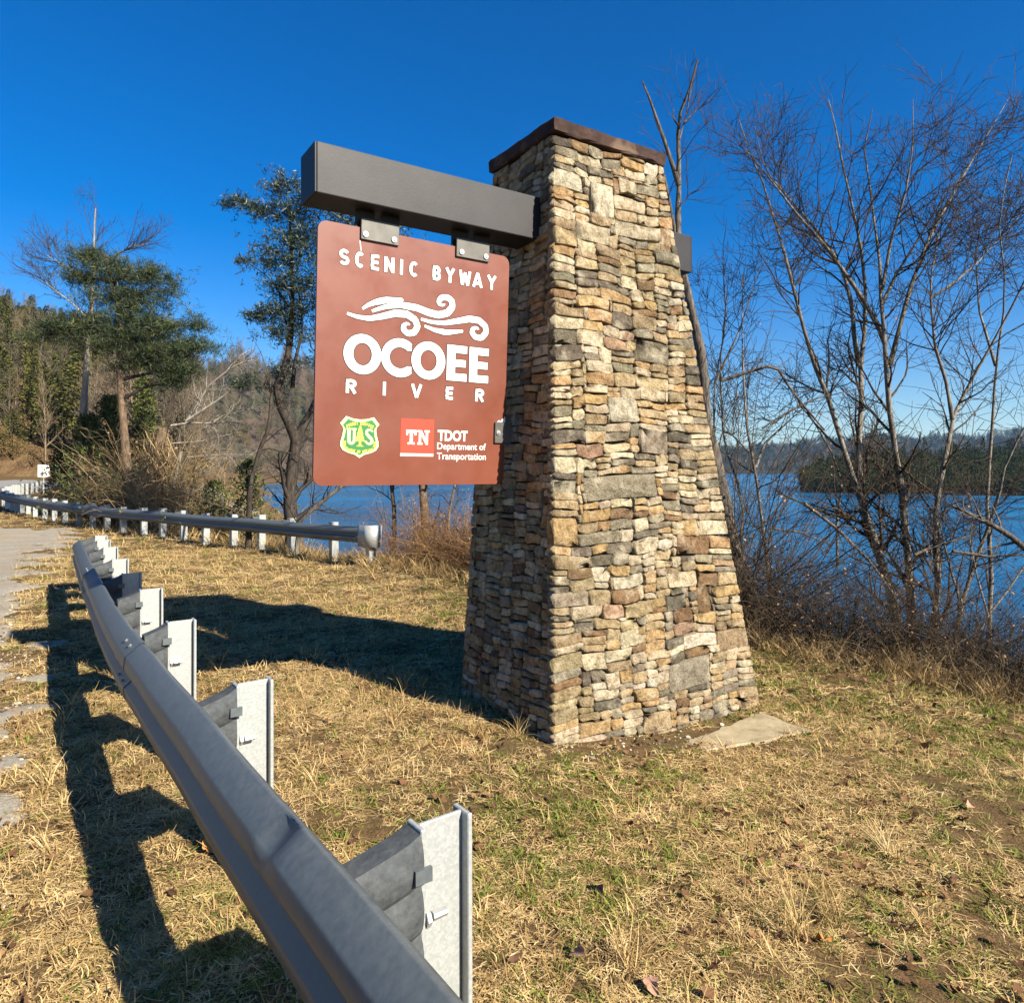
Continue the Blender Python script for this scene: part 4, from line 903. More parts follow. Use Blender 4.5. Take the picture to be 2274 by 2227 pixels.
# ---- trees on the right-hand bank
RT = [
 ('bare_tree', 'bare grey tree leaning left with upswept limbs beside the lake', 8.6, [[c8(1240,1320),c8(1190,1000),c8(1110,720),c8(1040,540),c8(960,310),c8(870,0),c7(850,1600),c7(780,1440),c7(740,1270),c7(690,1080),c7(660,940),c7(600,760),c7(550,560),c7(440,320),c7(385,130)]], [(.075, .006)]),
 ('bare_tree', 'tall straight bare tree in the middle of the bank clump', 9.1, [[c8(1260,1300),c8(1170,900),c8(1090,760),c8(1050,600),c8(1010,300),c8(1030,0),c7(1065,1700),c7(1050,1520),c7(1080,1300),c7(1085,1200),c7(1080,1000),c7(1040,750),c7(1000,600),c7(960,430),c7(920,200),c7(880,50)],
   [c7(1050,1500),c7(1020,1350),c7(1010,1170),c7(960,980),c7(870,830),c7(780,720),c7(640,560),c7(530,430),c7(480,200)]], [(.085, .006), (.04, .005)]),
 ('bare_tree', 'many-limbed bare tree whose crown fans widest over the lake', 8.4, [[c8(1300,1310),c8(1290,950),c8(1260,640),c8(1245,440),c8(1200,200),c8(1175,0),c7(1195,1510),c7(1190,1350),c7(1165,1200),c7(1165,960),c7(1130,720),c7(1100,480),c7(1060,300),c7(1120,100)],
   [c7(1190,1360),c7(1140,1260),c7(1050,1110),c7(960,980),c7(850,830),c7(720,690),c7(590,520),c7(480,380),c7(390,280)],
   [c7(1215,1500),c7(1270,1280),c7(1320,1090),c7(1420,820),c7(1560,560),c7(1700,320),c7(1870,30)],
   [c7(1165,1180),c7(1250,1000),c7(1400,760),c7(1500,600),c7(1640,420)], [c7(1170,1100),c7(1220,820),c7(1300,560),c7(1340,300),c7(1340,50)]], [(.085, .006), (.04, .005), (.038, .005), (.03, .004), (.028, .004)]),
 ('bare_tree', 'bare forked tree right of the bank clump bending toward the edge', 8.0, [[c8(1395,1290),c8(1440,950),c8(1420,700),c8(1420,520),c8(1460,350),c8(1490,200),c8(1530,0),c7(1580,1740),c7(1620,1640),c7(1760,1400),c7(1940,1060),c7(2050,800)],
   [c7(1555,1790),c7(1520,1580),c7(1460,1400),c7(1435,1130),c7(1440,1000),c7(1500,700)], [c7(1440,1130),c7(1560,1050),c7(1700,930),c7(1850,760),c7(1960,640)]], [(.07, .008), (.03, .005), (.02, .004)]),
 ('bare_tree', 'slender dark bare tree rising rightward from the brush', 7.4, [[c8(1520,1260),c8(1560,1050),c8(1640,800),c8(1700,650),c8(1760,470),c8(1800,250),c8(1890,150),c7(2000,1700)], [c8(1560,1040),c8(1510,900),c8(1470,740),c8(1440,600)]], [(.05, .012), (.02, .006)]),
 ('bare_tree', 'low bent bare sapling at the right edge of the bank', 7.0, [[c8(1630,1240),c8(1700,1110),c8(1810,970),c8(1890,850),c8(2000,700)], [c8(1700,1110),c8(1640,900),c8(1600,700),c8(1640,500)]], [(.035, .01), (.015, .005)]),
 ('bare_tree', 'thin pale sapling standing close behind the stone pillar', 9.4, [[c8(570,1180),c8(540,900),c8(510,650),c8(470,350),c8(420,100),c7(410,1350),c7(415,1000)], [c8(470,330),c8(520,200),c8(650,80),c8(740,0)], [c8(440,250),c8(330,140),c8(270,40),c7(240,1700)]], [(.045, .006), (.028, .006), (.018, .005)]),
 ('bare_tree', 'grey sapling pair between the pillar and the bank clump', 10.5, [[c8(400,1150),c8(390,800),c8(410,500),c8(300,200),c7(300,1700),c7(290,1500),c7(320,1200),c7(340,1000)], [c8(905,860),c8(900,600),c8(930,420),c8(880,260),c7(740,1700),c7(560,1830)]], [(.04, .006), (.025, .008)])]
RT += [('bare_tree', 'slim dark sapling in the gap beside the upper pillar', 9.8, [[c8(330,1100),c8(300,800),c8(280,450),c8(250,150),c7(260,1600),c7(330,1250),c7(300,900),c7(330,700)], [c7(260,1600),c7(400,1300),c7(480,1050),c7(540,900)]], [(.035, .005), (.02, .004)]),
 ('bare_tree', 'upright slim tree at the right picture edge', 8.8, [[c8(1700,1250),c8(1720,900),c8(1690,500),c8(1720,150),c7(1790,1500),c7(1850,1100),c7(1800,700),c7(1880,350)], [c7(1790,1500),c7(1700,1200),c7(1680,900),c7(1720,650)]], [(.05, .005), (.025, .004)])]
for nm, lb, Y, sts, rr in RT:
    b = ground_hit(*sts[0][0]); Yb = min(max(b[1], 6.0), 12) * .5 + Y * .5
    stems = [stem(s_, Yb, 18, gv, .5, base=(k == 0)) for k, s_ in enumerate(sts)]
    ns = min(len(stems), 3); long = 3 if len(sts[0]) > 9 else 1
    lv = [dict(count=18 * ns * long // 2, t0=.22, t1=.95, ang=(28, 62), length=(.7, 1.8), n=8, wob=.13, trop=.6, rr=.5, rtip=.3, sides=4, rmin=.004, lenfall=.45),
          dict(count=150 * ns * long // 2, t0=.15, t1=1, ang=(30, 65), length=(.35, .95), n=6, wob=.16, trop=.35, rr=.55, rtip=.5, rmin=.0044, lenfall=.4),
          dict(count=210 * ns * long // 2, t0=.15, t1=1, ang=(30, 70), length=(.14, .5), n=4, wob=.2, trop=.15, rr=.65, rtip=.6, rmin=.0036, lenfall=.3)]
    bare_tree(nm, lb, stems, gv, [(a_ * .98, b_ * .9) for a_, b_ in rr], lv, (M_BARK_GREY, M_TWIG))
# seed pods / curled leaves still hanging, one part-less stuff
# dead snag behind the pillar
b_ = 8.8
sts = [stem([c8(470,1200),c8(420,1000),c8(330,650),c8(255,250),c7(215,1850),c7(200,1500),c7(150,1250),c7(100,1050),c7(70,900),c7(60,700),c7(70,500),c7(65,300),c7(60,180),(1505,260),(1530,205),(1549,135)], b_, 26, gv, .2), stem([c7(72,900),c7(20,650),c7(-10,480),(1462,350)], b_, 8, gv, .1, False),
       stem([c7(68,520),c7(40,430),c7(0,310),(1455,255),(1437,205),(1426,180)], b_, 10, gv, .2, False), stem([c7(62,190),c7(35,155),c7(40,110)], b_, 5, gv, .1, False), stem([c7(100,180),c7(160,110),c7(270,30)], b_, 6, gv, .1, False), stem([c7(70,270),c7(110,130),(1530,220),(1545,160)], b_, 7, gv, .1, False), stem([c7(85,620),c7(130,560),c7(175,543)], b_, 5, gv, .1, False)]
bare_tree('dead_tree', 'dead snag with a pale broken top rising behind the pillar', sts, gv, [(.13, .012), (.035, .02), (.035, .008), (.012, .006), (.012, .004), (.012, .004), (.01, .003)],
    [dict(count=26, t0=.1, t1=.6, ang=(30, 70), length=(.4, 1.1), n=6, wob=.18, trop=.4, rr=.25, rmin=.005), dict(count=120, ang=(30, 60), length=(.2, .6), n=5, wob=.2, trop=.2, rmin=.0025)], (M_BARK_OLD, M_TWIG), cat='dead tree')
# broken limbs lying across the bank clump
limbs = [[c7(300,1580),c7(450,1530),c7(590,1490),c7(690,1650),c7(860,1850)], [c8(730,520),c8(900,650),c8(1080,830),c8(1200,1000)], [c8(1310,790),c8(1400,750),c8(1600,690)], [c8(1510,770),c8(1700,800),c8(1890,790)], [c8(1950,800),c8(1820,690),c8(1700,620),c8(1510,530)], [c7(520,1840),c7(640,1760),c7(800,1680),c7(1060,1620)], [c8(540,650),c8(700,670),c8(880,740)]]
lt_ = empty('broken_limbs', tuple(at(*c8(1300, 790), 8.2)), 'dark broken limbs caught across the bare bank trees', 'branches')
LO = np.array(lt_.location)
for k, q in enumerate(limbs):
    s_ = stem(q, 8.0 + .2 * k, 10, gv, .15, False); ge = Geo(); r_ = [.022, .022, .02, .02, .045, .014, .016][k]
    ge.tubes((s_ - LO)[None], np.linspace(r_, r_ * .45, 10)[None], 5)
    P2, R2 = sprout((s_ - LO)[None], np.linspace(r_, r_ * .4, 10)[None], 14, gv, ang=(30, 70), length=(.2, .7), n=5, wob=.2, trop=.1, rmin=.003); ge.tubes(P2, R2, 3)
    obj('branch', ge.mesh('branch', [M_BARK_OLD]), lt_)
# ---- brush: arching canes
def thicket(name, label, g, spots, ncane, hgt, rad, mat, leafn=0, cat='shrub', group=None, lean=.9, leafmat=None, leafsz=.035):
    spots = np.array(spots, float); b = g.integers(0, len(spots), ncane)
    x = spots[b, 0] + g.normal(0, spots[b, 2], ncane); y = spots[b, 1] + g.normal(0, spots[b, 2], ncane)
    P0 = np.stack([x, y, gz(x, y) - .03], 1); o = P0[0].copy()
    n = 8; D = unit(np.stack([g.normal(0, .5, ncane), g.normal(0, .5, ncane), np.full(ncane, 1.)], 1)); out = np.zeros((ncane, n, 3)); out[:, 0] = P0
    H = g.uniform(.35, 1, ncane) * hgt; bend = rdir(g, ncane) * lean; bend[:, 2] = -np.abs(bend[:, 2]) * .9
    for s_ in range(1, n): D = unit(D + bend * (s_ / n) * .34 + .1 * g.standard_normal((ncane, 3))); out[:, s_] = out[:, s_ - 1] + D * (H / (n - 1))[:, None]
    r = g.uniform(.5, 1, ncane) * rad; Rr = r[:, None] * np.linspace(1, .35, n)[None]
    t = empty(name, tuple(o), label, cat, group)
    ge = Geo(); ge.tubes(out - o, Rr, 3, g.random(ncane))
    P2, R2 = sprout(out, Rr, ncane * 4, g, t0=.25, ang=(30, 75), length=(.12 * hgt, .4 * hgt), n=5, wob=.25, trop=-.1, rr=.6, rmin=rad * .35); ge.tubes(P2 - o, R2, 3, g.random(ncane * 4))
    obj('canes', ge.mesh('canes', [mat]), t)
    if leafn:
        i = g.integers(0, len(P2), leafn); k = g.integers(0, 5, leafn); C = P2[i, k] - o
        V, F = blades(C, rdir(g, leafn), leafsz * g.uniform(.5, 1.4, leafn), leafsz * .6, g)
        obj('leaves', Geo().add(V, F, g.random(leafn)).mesh('leaves', [leafmat or M_DEADLEAF], False), t)
    return t
edge = lambda t: (4.6 + (-2.35 - 4.6) * t, 5.7 + (12.9 - 5.7) * t)      # along the top of the bank
thicket('bramble', 'brown bramble thicket behind the guardrail end left of the pillar', gv, [(-1.45, 13.1, .3), (-1.0, 12.5, .32), (-.55, 11.9, .35), (-.1, 11.1, .3), (-1.9, 14.0, .35)], 1500, 1.9, .006, M_CANE, 2400)
thicket('bramble', 'low russet bramble tangle along the lake edge behind the pillar', gv, [(.6, 10.3, .5), (1.5, 9.3, .4), (-1.2, 13.2, .7)], 700, 1.5, .0055, M_CANE, 900)
thicket('brush', 'dark twiggy brush just right of the pillar base', gv, [(2.4, 8.0, .35), (2.9, 7.7, .35), (3.3, 7.4, .3), (2.7, 8.6, .4)], 800, 1.6, .0055, M_TWIG, 900)
thicket('sapling_thicket', 'tall dark thicket of thin stems hugging the right edge of the pillar', gv, [(2.35, 8.4, .25), (2.1, 9.0, .3), (2.6, 9.0, .3)], 170, 4.2, .010, M_TWIG, 500, lean=.35)
thicket('brush', 'dark tangled brush at the feet of the bare bank trees', gv, [(3.9, 7.2, .3), (4.3, 6.9, .3), (4.5, 7.5, .5), (3.8, 8.0, .4)], 800, 1.6, .0055, M_TWIG, 900)
thicket('brush', 'grey brush at the right edge of the bank by the lawn corner', gv, [(4.7, 6.2, .3), (5.1, 5.9, .35), (4.5, 6.6, .3), (5.4, 6.6, .5)], 800, 1.6, .0055, M_TWIG, 900)
for k, (lb, sp_) in enumerate((('straw coloured weeds fringing the bank right of the pillar', [(2.7, 7.15, .25), (3.1, 6.9, .25), (2.45, 7.5, .2)]), ('straw coloured weeds in front of the bank trees', [(3.6, 6.55, .22), (3.9, 6.3, .22)]), ('straw coloured weeds at the right lawn corner', [(4.3, 5.95, .25), (4.5, 5.7, .2)]), ('dry weeds under the guardrail end', [(-3.2, 13.9, .25), (-4.3, 14.8, .35), (-5.4, 15.7, .4)]))):
    thicket('weeds', lb, gv, sp_, 260, .55, .003, M_VINE, 0, cat='weeds', lean=1.3)

# ---- left trees beyond the long guardrail
def pads_foliage(pads, conv, Y, g, dens, mat_fn, needle, depth=.85, o=None):
    """needle tufts filling flattened ellipsoid pads"""
    Cs, Ds = [], []
    for (X, Yp, rx, ry) in pads:
        c = at(*conv(X, Yp), Y); ex = at(*conv(X + rx, Yp), Y) - c; rX = np.linalg.norm(ex); rZ = np.linalg.norm(at(*conv(X, Yp + ry), Y) - c)
        n = int(dens * rX * (rZ + .25)); q = g.normal(0, .52, (n, 3))
        C = c + q * np.array([rX, rX * depth, rZ]); Cs.append(C)
    C = np.concatenate(Cs); return C
def tufts(C, g, per, L, wd, up=.25):
    n = len(C) * per; base = np.repeat(C, per, 0) + g.normal(0, L * .25, (n, 3)); D = rdir(g, n); D[:, 2] += up; D = unit(D)
    V, F = blades(base, D, L * g.uniform(.6, 1.3, n), wd, g); return V, F, np.repeat(np.clip(g.normal(.45, .25, len(C)), 0, 1), per)
PINE_PADS = [(520,400,140,50),(640,470,200,55),(800,520,130,50),(430,520,110,42),(885,570,60,25),(600,600,160,45),(720,640,170,45),(350,760,90,35),(500,760,150,45),(700,720,200,50),(900,760,120,42),(1050,755,70,22),(780,820,260,50),(600,850,200,50),(1000,870,140,50),(850,920,220,50),(950,980,150,45),(750,960,150,40),(900,1060,90,60),(230,800,100,35)]
YP = 23.0
ptrunk = stem([c6(690,1760),c6(670,1500),c6(645,1200),c6(630,960),c6(640,750),c6(600,560),c6(560,400)], YP, 18, gv, .3)
pt = empty('pine_tree', tuple(ptrunk[0]), 'leaning pine with flat layered crown and pinkish trunk', 'tree'); PO_ = ptrunk[0].copy()
ge = Geo(); ge.tubes((ptrunk - PO_)[None], np.linspace(.17, .05, 18)[None] * (1 + .06 * np.sin(np.arange(18) * 1.9)), 8); obj('trunk', ge.mesh('trunk', [M_BARK_PINE]), pt)
ge = Geo()
for (X, Yp, rx, ry) in PINE_PADS:
    c = at(*c6(X, Yp), YP); k = int(np.clip((18 * (1 - (Yp - 300) / 1500)), 7, 16)); a = ptrunk[k]; mid = (a + c) / 2 + np.array([0, gv.normal(0, .4), .1])
    ge.tubes((resample([a, mid, c + np.array([0, 0, -.1])], 7) - PO_)[None], np.linspace(.07, .025, 7)[None], 5)
    P2, R2 = sprout((resample([a, mid, c], 7) - PO_)[None], np.linspace(.05, .02, 7)[None], 14, gv, t0=.4, ang=(25, 70), length=(.5, 1.3), n=5, wob=.2, trop=.2, rmin=.012); ge.tubes(P2, R2, 3)
obj('limbs', ge.mesh('limbs', [M_BARK_DARK]), pt)
C = pads_foliage([(a_ + gv.normal(0, 22), b_ + gv.normal(0, 14) + k_ * 16, c_ * f_, d_ * .8) for a_, b_, c_, d_ in PINE_PADS for k_, f_ in ((0, .8), (1.2, 1.15), (-1, .5))], c6, YP, gv, 230, None, None); V, F, T = tufts(C, gv, 11, .20, .017, .45)
obj('crown', Geo().add(V - PO_, F, T).mesh('crown', [M_NEEDLE], False), pt)
# dark leafed tree beside the sign
YD = 15.5
dst = [stem([cS(540,1330),cS(510,1000),cS(560,600),cS(590,380)], YD, 10, gv, .1), stem([cS(590,390),cS(540,250),cS(440,50),c6(1440,1130),c6(1490,1050),c6(1530,900),c6(1545,700),c6(1540,400),c6(1530,150)], YD, 14, gv, .4, False), stem([cS(590,400),cS(680,200),cS(770,50),c6(1700,1100),c6(1760,800),c6(1800,500)], YD, 12, gv, .4, False),
       stem([cS(60,1300),cS(80,850),cS(200,450),cS(290,250),cS(310,0),c6(1430,1180),c6(1440,1100)], YD - .3, 12, gv, .2, True), stem([c6(1545,1100),c6(1560,950),c6(1600,800),c6(1580,600)], YD, 8, gv, .3, False)]
dt, aP = bare_tree('oak_tree', 'dark trunked tree with sparse blue-green leaves left of the sign', dst, gv, [(.16, .12), (.12, .02), (.10, .02), (.07, .03), (.05, .015)],
    [dict(count=44, t0=.2, t1=1, ang=(30, 65), length=(.9, 2.0), n=8, wob=.14, trop=.3, rr=.4, rmin=.012, sides=4), dict(count=260, ang=(30, 60), length=(.4, 1.1), n=6, wob=.18, trop=.2, rmin=.006), dict(count=700, ang=(30, 60), length=(.2, .5), n=4, wob=.2, trop=.1, rmin=.004)], (M_BARK_DARK, M_BARK_DARK))
DP = [(1500,30,100,50),(1420,170,110,50),(1560,160,100,70),(1610,280,80,80),(1490,330,120,60),(1420,430,80,42),(1560,430,110,60),(1490,540,100,45),(1600,560,80,55),(1420,700,85,40),(1560,690,110,50),(1500,800,110,45),(1265,110,60,16),(1205,125,40,16),(1330,150,60,20),(1290,430,40,14),(1340,720,60,25),(1700,90,120,80),(1850,200,150,110),(2030,300,120,80),(1800,420,200,140),(1480,1010,60,40),(1280,1070,70,35)]
C = pads_foliage([(a_, b_, c_ * 1.15, d_ * 1.1) for a_, b_, c_, d_ in DP], c6, YD, gv, 480, None, None, .6)
tw = aP[-1][0].reshape(-1, 3); tw = tw[gv.integers(0, len(tw), 700)] + dst[0][0]; C = np.concatenate([C, tw[tw[:, 2] > 3.4]]); V, F, T = tufts(C, gv, 8, .12, .020, .2)
obj('leaves', Geo().add(V - dst[0][0], F, T).mesh('leaves', [M_DARKLEAF], False), dt)
# pale thin tree
YT = 26.
bare_tree('bare_tree', 'tall pale bare tree behind the pine with a fine twig crown', [stem([c6(415,1700),c6(430,1400),c6(445,1150),c6(462,900),c6(488,650),c6(495,400),c6(500,200),c6(505,150)], YT, 20, gv, .2), stem([c6(490,500),c6(600,400),c6(700,350),c6(760,340)], YT, 8, gv, .2, False), stem([c6(490,600),c6(400,480),c6(300,430),c6(250,400)], YT, 8, gv, .2, False), stem([c6(480,750),c6(380,650),c6(260,560),c6(220,520)], YT, 8, gv, .2, False)], gv, [(.20, .02), (.05, .012), (.05, .012), (.05, .012)],
    [dict(count=60, t0=.45, t1=1, ang=(20, 50), length=(1.2, 2.6), n=8, wob=.1, trop=.6, rr=.4, rmin=.014, sides=4), dict(count=330, ang=(25, 50), length=(.5, 1.3), n=5, wob=.14, trop=.4, rmin=.007), dict(count=600, ang=(25, 50), length=(.3, .7), n=4, wob=.15, trop=.2, rmin=.005)], (M_BARK_PALE, M_TWIG))
# vine-wrapped broken trunk
YV = 21.8
vt = stem([c6(795,1770),c6(830,1560),c6(850,1340),c6(858,1310)], YV, 10, gv, .1); vo_ = empty('vine_covered_trunk', tuple(vt[0]), 'broken trunk wrapped in brown vines beside the pine', 'tree'); VO = vt[0].copy()
ge = Geo(); ge.tubes((vt - VO)[None], np.linspace(.24, .15, 10)[None], 8); obj('trunk', ge.mesh('trunk', [M_BARK_PINE]), vo_)
ge = Geo(); nvn = 90; tt = np.linspace(0, 1, 14); Pv = np.zeros((nvn, 14, 3))
for k in range(nvn):
    i = gv.integers(0, 4); a0 = gv.uniform(0, 6.3); w_ = gv.uniform(-5, 5); cc = np.stack([np.interp(np.linspace(.0, gv.uniform(.5, 1), 14), np.linspace(0, 1, 10), vt[:, j]) for j in range(3)], 1)
    rr_ = .27 + .14 * gv.random() * (1 + np.sin(tt * 7 + a0)); Pv[k] = cc + np.stack([rr_ * np.cos(a0 + w_ * tt), rr_ * np.sin(a0 + w_ * tt), .1 * np.sin(tt * 9 + a0)], 1) - VO
ge.tubes(Pv, np.full((nvn, 14), .014), 3, gv.random(nvn)); P2, R2 = sprout(Pv, np.full((nvn, 14), .014), 300, gv, ang=(30, 80), length=(.3, 1.0), n=6, wob=.3, trop=-.3, rmin=.008); ge.tubes(P2, R2, 3, gv.random(300))
obj('vines', ge.mesh('vines', [M_VINE]), vo_)
# fallen pale tree crown
YF = 22.5
fl = [[cB(0,840),cB(200,810),cB(400,820),cB(600,800),cB(740,800)], [cB(150,800),cB(280,600),cB(380,430),cB(590,270),cB(660,150),cB(800,80)], [cB(150,790),cB(350,660),cB(460,590),cB(580,500)], [cB(430,800),cB(500,750),cB(650,710),cB(760,680)], [cB(0,1020),cB(300,1000),cB(500,950),cB(700,905)], [cB(170,1160),cB(520,1130),cB(830,1135)], [cB(250,1340),cB(430,1240),cB(350,1180)], [cB(590,270),cB(700,210),cB(830,180)], [cB(140,1460),cB(340,1530),cB(560,1600)], [cB(100,1100),cB(60,1250),cB(20,1500),cB(-20,1700)]]
fs = [stem(q, YF + .3 * math.sin(k * 2), 10, gv, .3, base=False) for k, q in enumerate(fl)]
bare_tree('fallen_tree', 'pale fallen tree crown propped among the brush', [fs[-1]] + fs[:-1], gv, [(.07, .04)] + [(.045, .018)] * 3 + [(.03, .014)] * 6, [dict(count=90, t0=.1, ang=(25, 70), length=(.4, 1.3), n=6, wob=.2, trop=.3, rr=.5, rmin=.012), dict(count=260, ang=(25, 60), length=(.25, .7), n=4, wob=.2, trop=.2, rmin=.008)], (M_BARK_PALE, M_BARK_PALE), cat='fallen tree')
# trunks under the sign
for k, (lb, pix, Y_, r_) in enumerate((('rough brown trunk showing just below the sign', [(944,1140),(936,1060),(930,960),(925,860)], 14.5, .11), ('thin reddish trunk left of the rough one below the sign', [(876,1130),(868,1070),(862,980),(858,900)], 15., .055), ('leaning grey trunk under the left corner of the sign', [(660,1160),(720,1110),(770,1070),(860,1010),(930,950)], 14., .05), ('slim forked stem beside the pillar under the sign', [(995,1145),(1010,1080),(1022,1000)], 13.6, .035))):
    st_ = stem(pix, Y_, 10, gv, .2)
    bare_tree('tree_trunk', lb, [st_], gv, [(r_, r_ * .6)], [dict(count=16, t0=.15, ang=(35, 75), length=(.5, 1.4), n=7, wob=.2, trop=.1, rr=.35, rmin=.008), dict(count=80, ang=(30, 60), length=(.2, .6), n=5, wob=.2, trop=.1, rmin=.005)], (M_BARK_PINE if k < 2 else M_BARK_GREY, M_TWIG))
# cedars and evergreen shrubs
def cedar(name, label, X, Yp, Ypt, wd, Y, g, mat=M_CEDAR, dens=1., sz=.16):
    x, y = c6(X, Yp); p = at(x, y, Y); z = float(gz(p[0], p[1])); top = at(*c6(X, Ypt), Y)[2]; h = top - z; rad = wd / 2.38 / FPX * Y
    t = empty(name, (p[0], p[1], z), label, 'shrub' if h < 3 else 'tree'); ge = Geo()
    trk = np.array([[0, 0, -.1], [.05, 0, h * .4], [-.05, .05, h * .9]]); ge.tubes(resample(trk, 8)[None], np.linspace(.09, .02, 8)[None], 5)
    P2, R2 = sprout(resample(trk, 8)[None], np.linspace(.06, .02, 8)[None], 40, g, t0=.1, ang=(50, 90), length=(rad * .5, rad * 1.1), n=5, wob=.15, trop=.3, rmin=.012, lenfall=.5); ge.tubes(P2, R2, 3); obj('trunk', ge.mesh('trunk', [M_BARK_DARK]), t)
    n = int(900 * dens * rad * h / 3); u = g.random(n) ** .8; a = g.uniform(0, 6.3, n); lob = 1 + .3 * np.sin(a * 3 + u * 9 + X) + .2 * np.sin(a * 7 - u * 13)
    rr_ = rad * np.sqrt(np.clip(1.05 - u ** 1.6, 0.05, None)) * lob * g.random(n) ** .35
    C = np.stack([rr_ * np.cos(a), rr_ * np.sin(a), u * h], 1); V, F, T = tufts(C, g, 6, sz, sz * .3, .5)
    obj('crown', Geo().add(V, F, T).mesh('crown', [mat], False), t); return t
cedar('cedar', 'dark cedar at the left foot of the pine', 470, 1720, 1250, 120, 25., gv)
cedar('cedar', 'low cedar left of the tree group near the road', 340, 1700, 1400, 90, 27., gv)
cedar('cedar', 'shaded cedar between the pine and the pale tree', 580, 1730, 1150, 110, 26., gv)
cedar('cedar', 'tall narrow cedar right of the pine trunk', 760, 1730, 1050, 90, 26.5, gv)
cedar('evergreen_bush', 'yellow-green evergreen bush behind the long guardrail', 1310, 1790, 1480, 110, 17.5, gv, sz=.11)
cedar('evergreen_bush', 'small evergreen bush left of the dark trunked tree', 1130, 1790, 1600, 100, 19., gv, sz=.11)
thicket('brush', 'tan brush filling the gap right of the pine', gv, [(-11.4, 22.0, .4), (-10.8, 21.8, .35), (-9.6, 21., .7)], 420, 3.6, .012, M_VINE, 500, leafsz=.09, lean=.45)
thicket('brush', 'olive brush behind the middle of the long guardrail', gv, [(-8.3, 20.2, .6), (-7.4, 19.2, .6), (-8.5, 22.5, 1.)], 420, 2.3, .012, M_VINE, 900, leafmat=M_CEDAR, leafsz=.11)
thicket('brush', 'dense dark brush under the pine', gv, [(-13.0, 23.5, .8), (-12.2, 22.6, .6), (-14.2, 25.2, .8)], 360, 2.2, .012, M_TWIG, 900, leafmat=M_CEDAR, leafsz=.11)

# ---- far woods: prototypes, then stuff
def proto_pine(g, h=9., rad=2.0, n=420, sz=.55, mat=None, dens=7):
    ge = Geo(); ge.tubes(np.array([[[0, 0, 0], [.1, 0, h * .5], [0, 0, h * .95]]]), np.array([[.16, .1, .03]]), 4, 0.0)
    u = g.random(n) ** .85; a = g.uniform(0, 6.3, n); lay = .6 + .4 * np.abs(np.sin(u * 17 + a))
    r_ = rad * (1.05 - u) ** .75 * lay * g.random(n) ** .4; C = np.stack([r_ * np.cos(a), r_ * np.sin(a), h * (.18 + .82 * u)], 1)
    D = unit(np.stack([np.cos(a), np.sin(a), g.normal(.25, .5, n)], 1)); V, F = blades(C, D, sz * g.uniform(.6, 1.4, n), sz * .5, g); ge.add(V, F, np.clip(g.normal(.5, .25, n), 0, 1))
    return ge.mesh('pine_proto', [mat], False)
def proto_round(g, h, rad, n, sz, mat):
    ge = Geo(); ge.tubes(np.array([[[0, 0, 0], [.1, 0, h * .5], [0, 0, h * .8]]]), np.array([[.16, .1, .03]]), 4, 0.0)
    q = rdir(g, n) * (g.random(n) ** .33)[:, None]; q *= (1 + .3 * np.sin(q[:, :1] * 5 + 1) * np.cos(q[:, 1:2] * 4))
    C = q * np.array([rad, rad, h * .38]) + np.array([0, 0, h * .6]); V, F = blades(C, rdir(g, n), sz * g.uniform(.6, 1.4, n), sz * .5, g); ge.add(V, F, np.clip(g.normal(.5, .25, n), 0, 1))
    return ge.mesh('round_proto', [mat], False)
def proto_bare(g, h, mat, k=1.):
    ge = Geo(); tr = resample([[0, 0, -.3], [.1, .1, h * .4], [-.1, .1, h * .75], [.05, -.1, h]], 10)[None]; tr_r = np.linspace(.15, .03, 10)[None] * k; ge.tubes(tr, tr_r, 4)
    P1, R1 = sprout(tr, tr_r, 34, g, t0=.25, ang=(25, 55), length=(h * .2, h * .42), n=6, wob=.12, trop=.5, rr=.5, rmin=.025 * k); ge.tubes(P1, R1, 3)
    P2, R2 = sprout(P1, R1, 190, g, ang=(25, 60), length=(h * .08, h * .2), n=4, wob=.15, trop=.3, rmin=.02 * k); ge.tubes(P2, R2, 3)
    return ge.mesh('bare_proto', [mat], False)
def rnd2(name, stops, rough=.8):
    m = Mat(name, rough, 0, .15); a = m.n('Attribute', attribute_name='tint'); oi = m.n('ObjectInfo'); c = m.ramp(a.outputs['Fac'], stops)
    c = m.mix(1., c, m.ramp(oi.outputs['Random'], [(0, (.6, .62, .55)), (.5, (.95, .95, .9)), (1, (1.3, 1.18, .95))]), 'MULTIPLY'); m.col(c); return m.m
M_HPINE = rnd2('hill_pine', [(0, (.018, .022, .008)), (.5, (.058, .062, .016)), (1, (.13, .12, .03))]); M_HBARE = rnd2('hill_bare_wood', [(0, (.07, .055, .04)), (1, (.20, .16, .12))]); M_HTAN = rnd2('hill_tan_scrub', [(0, (.06, .04, .018)), (.5, (.12, .085, .036)), (1, (.19, .145, .065))])
M_LPINE = rnd2('lake_pine', [(0, (.012, .02, .010)), (.5, (.03, .045, .018)), (1, (.07, .08, .025))])
gp = np.random.default_rng(31)
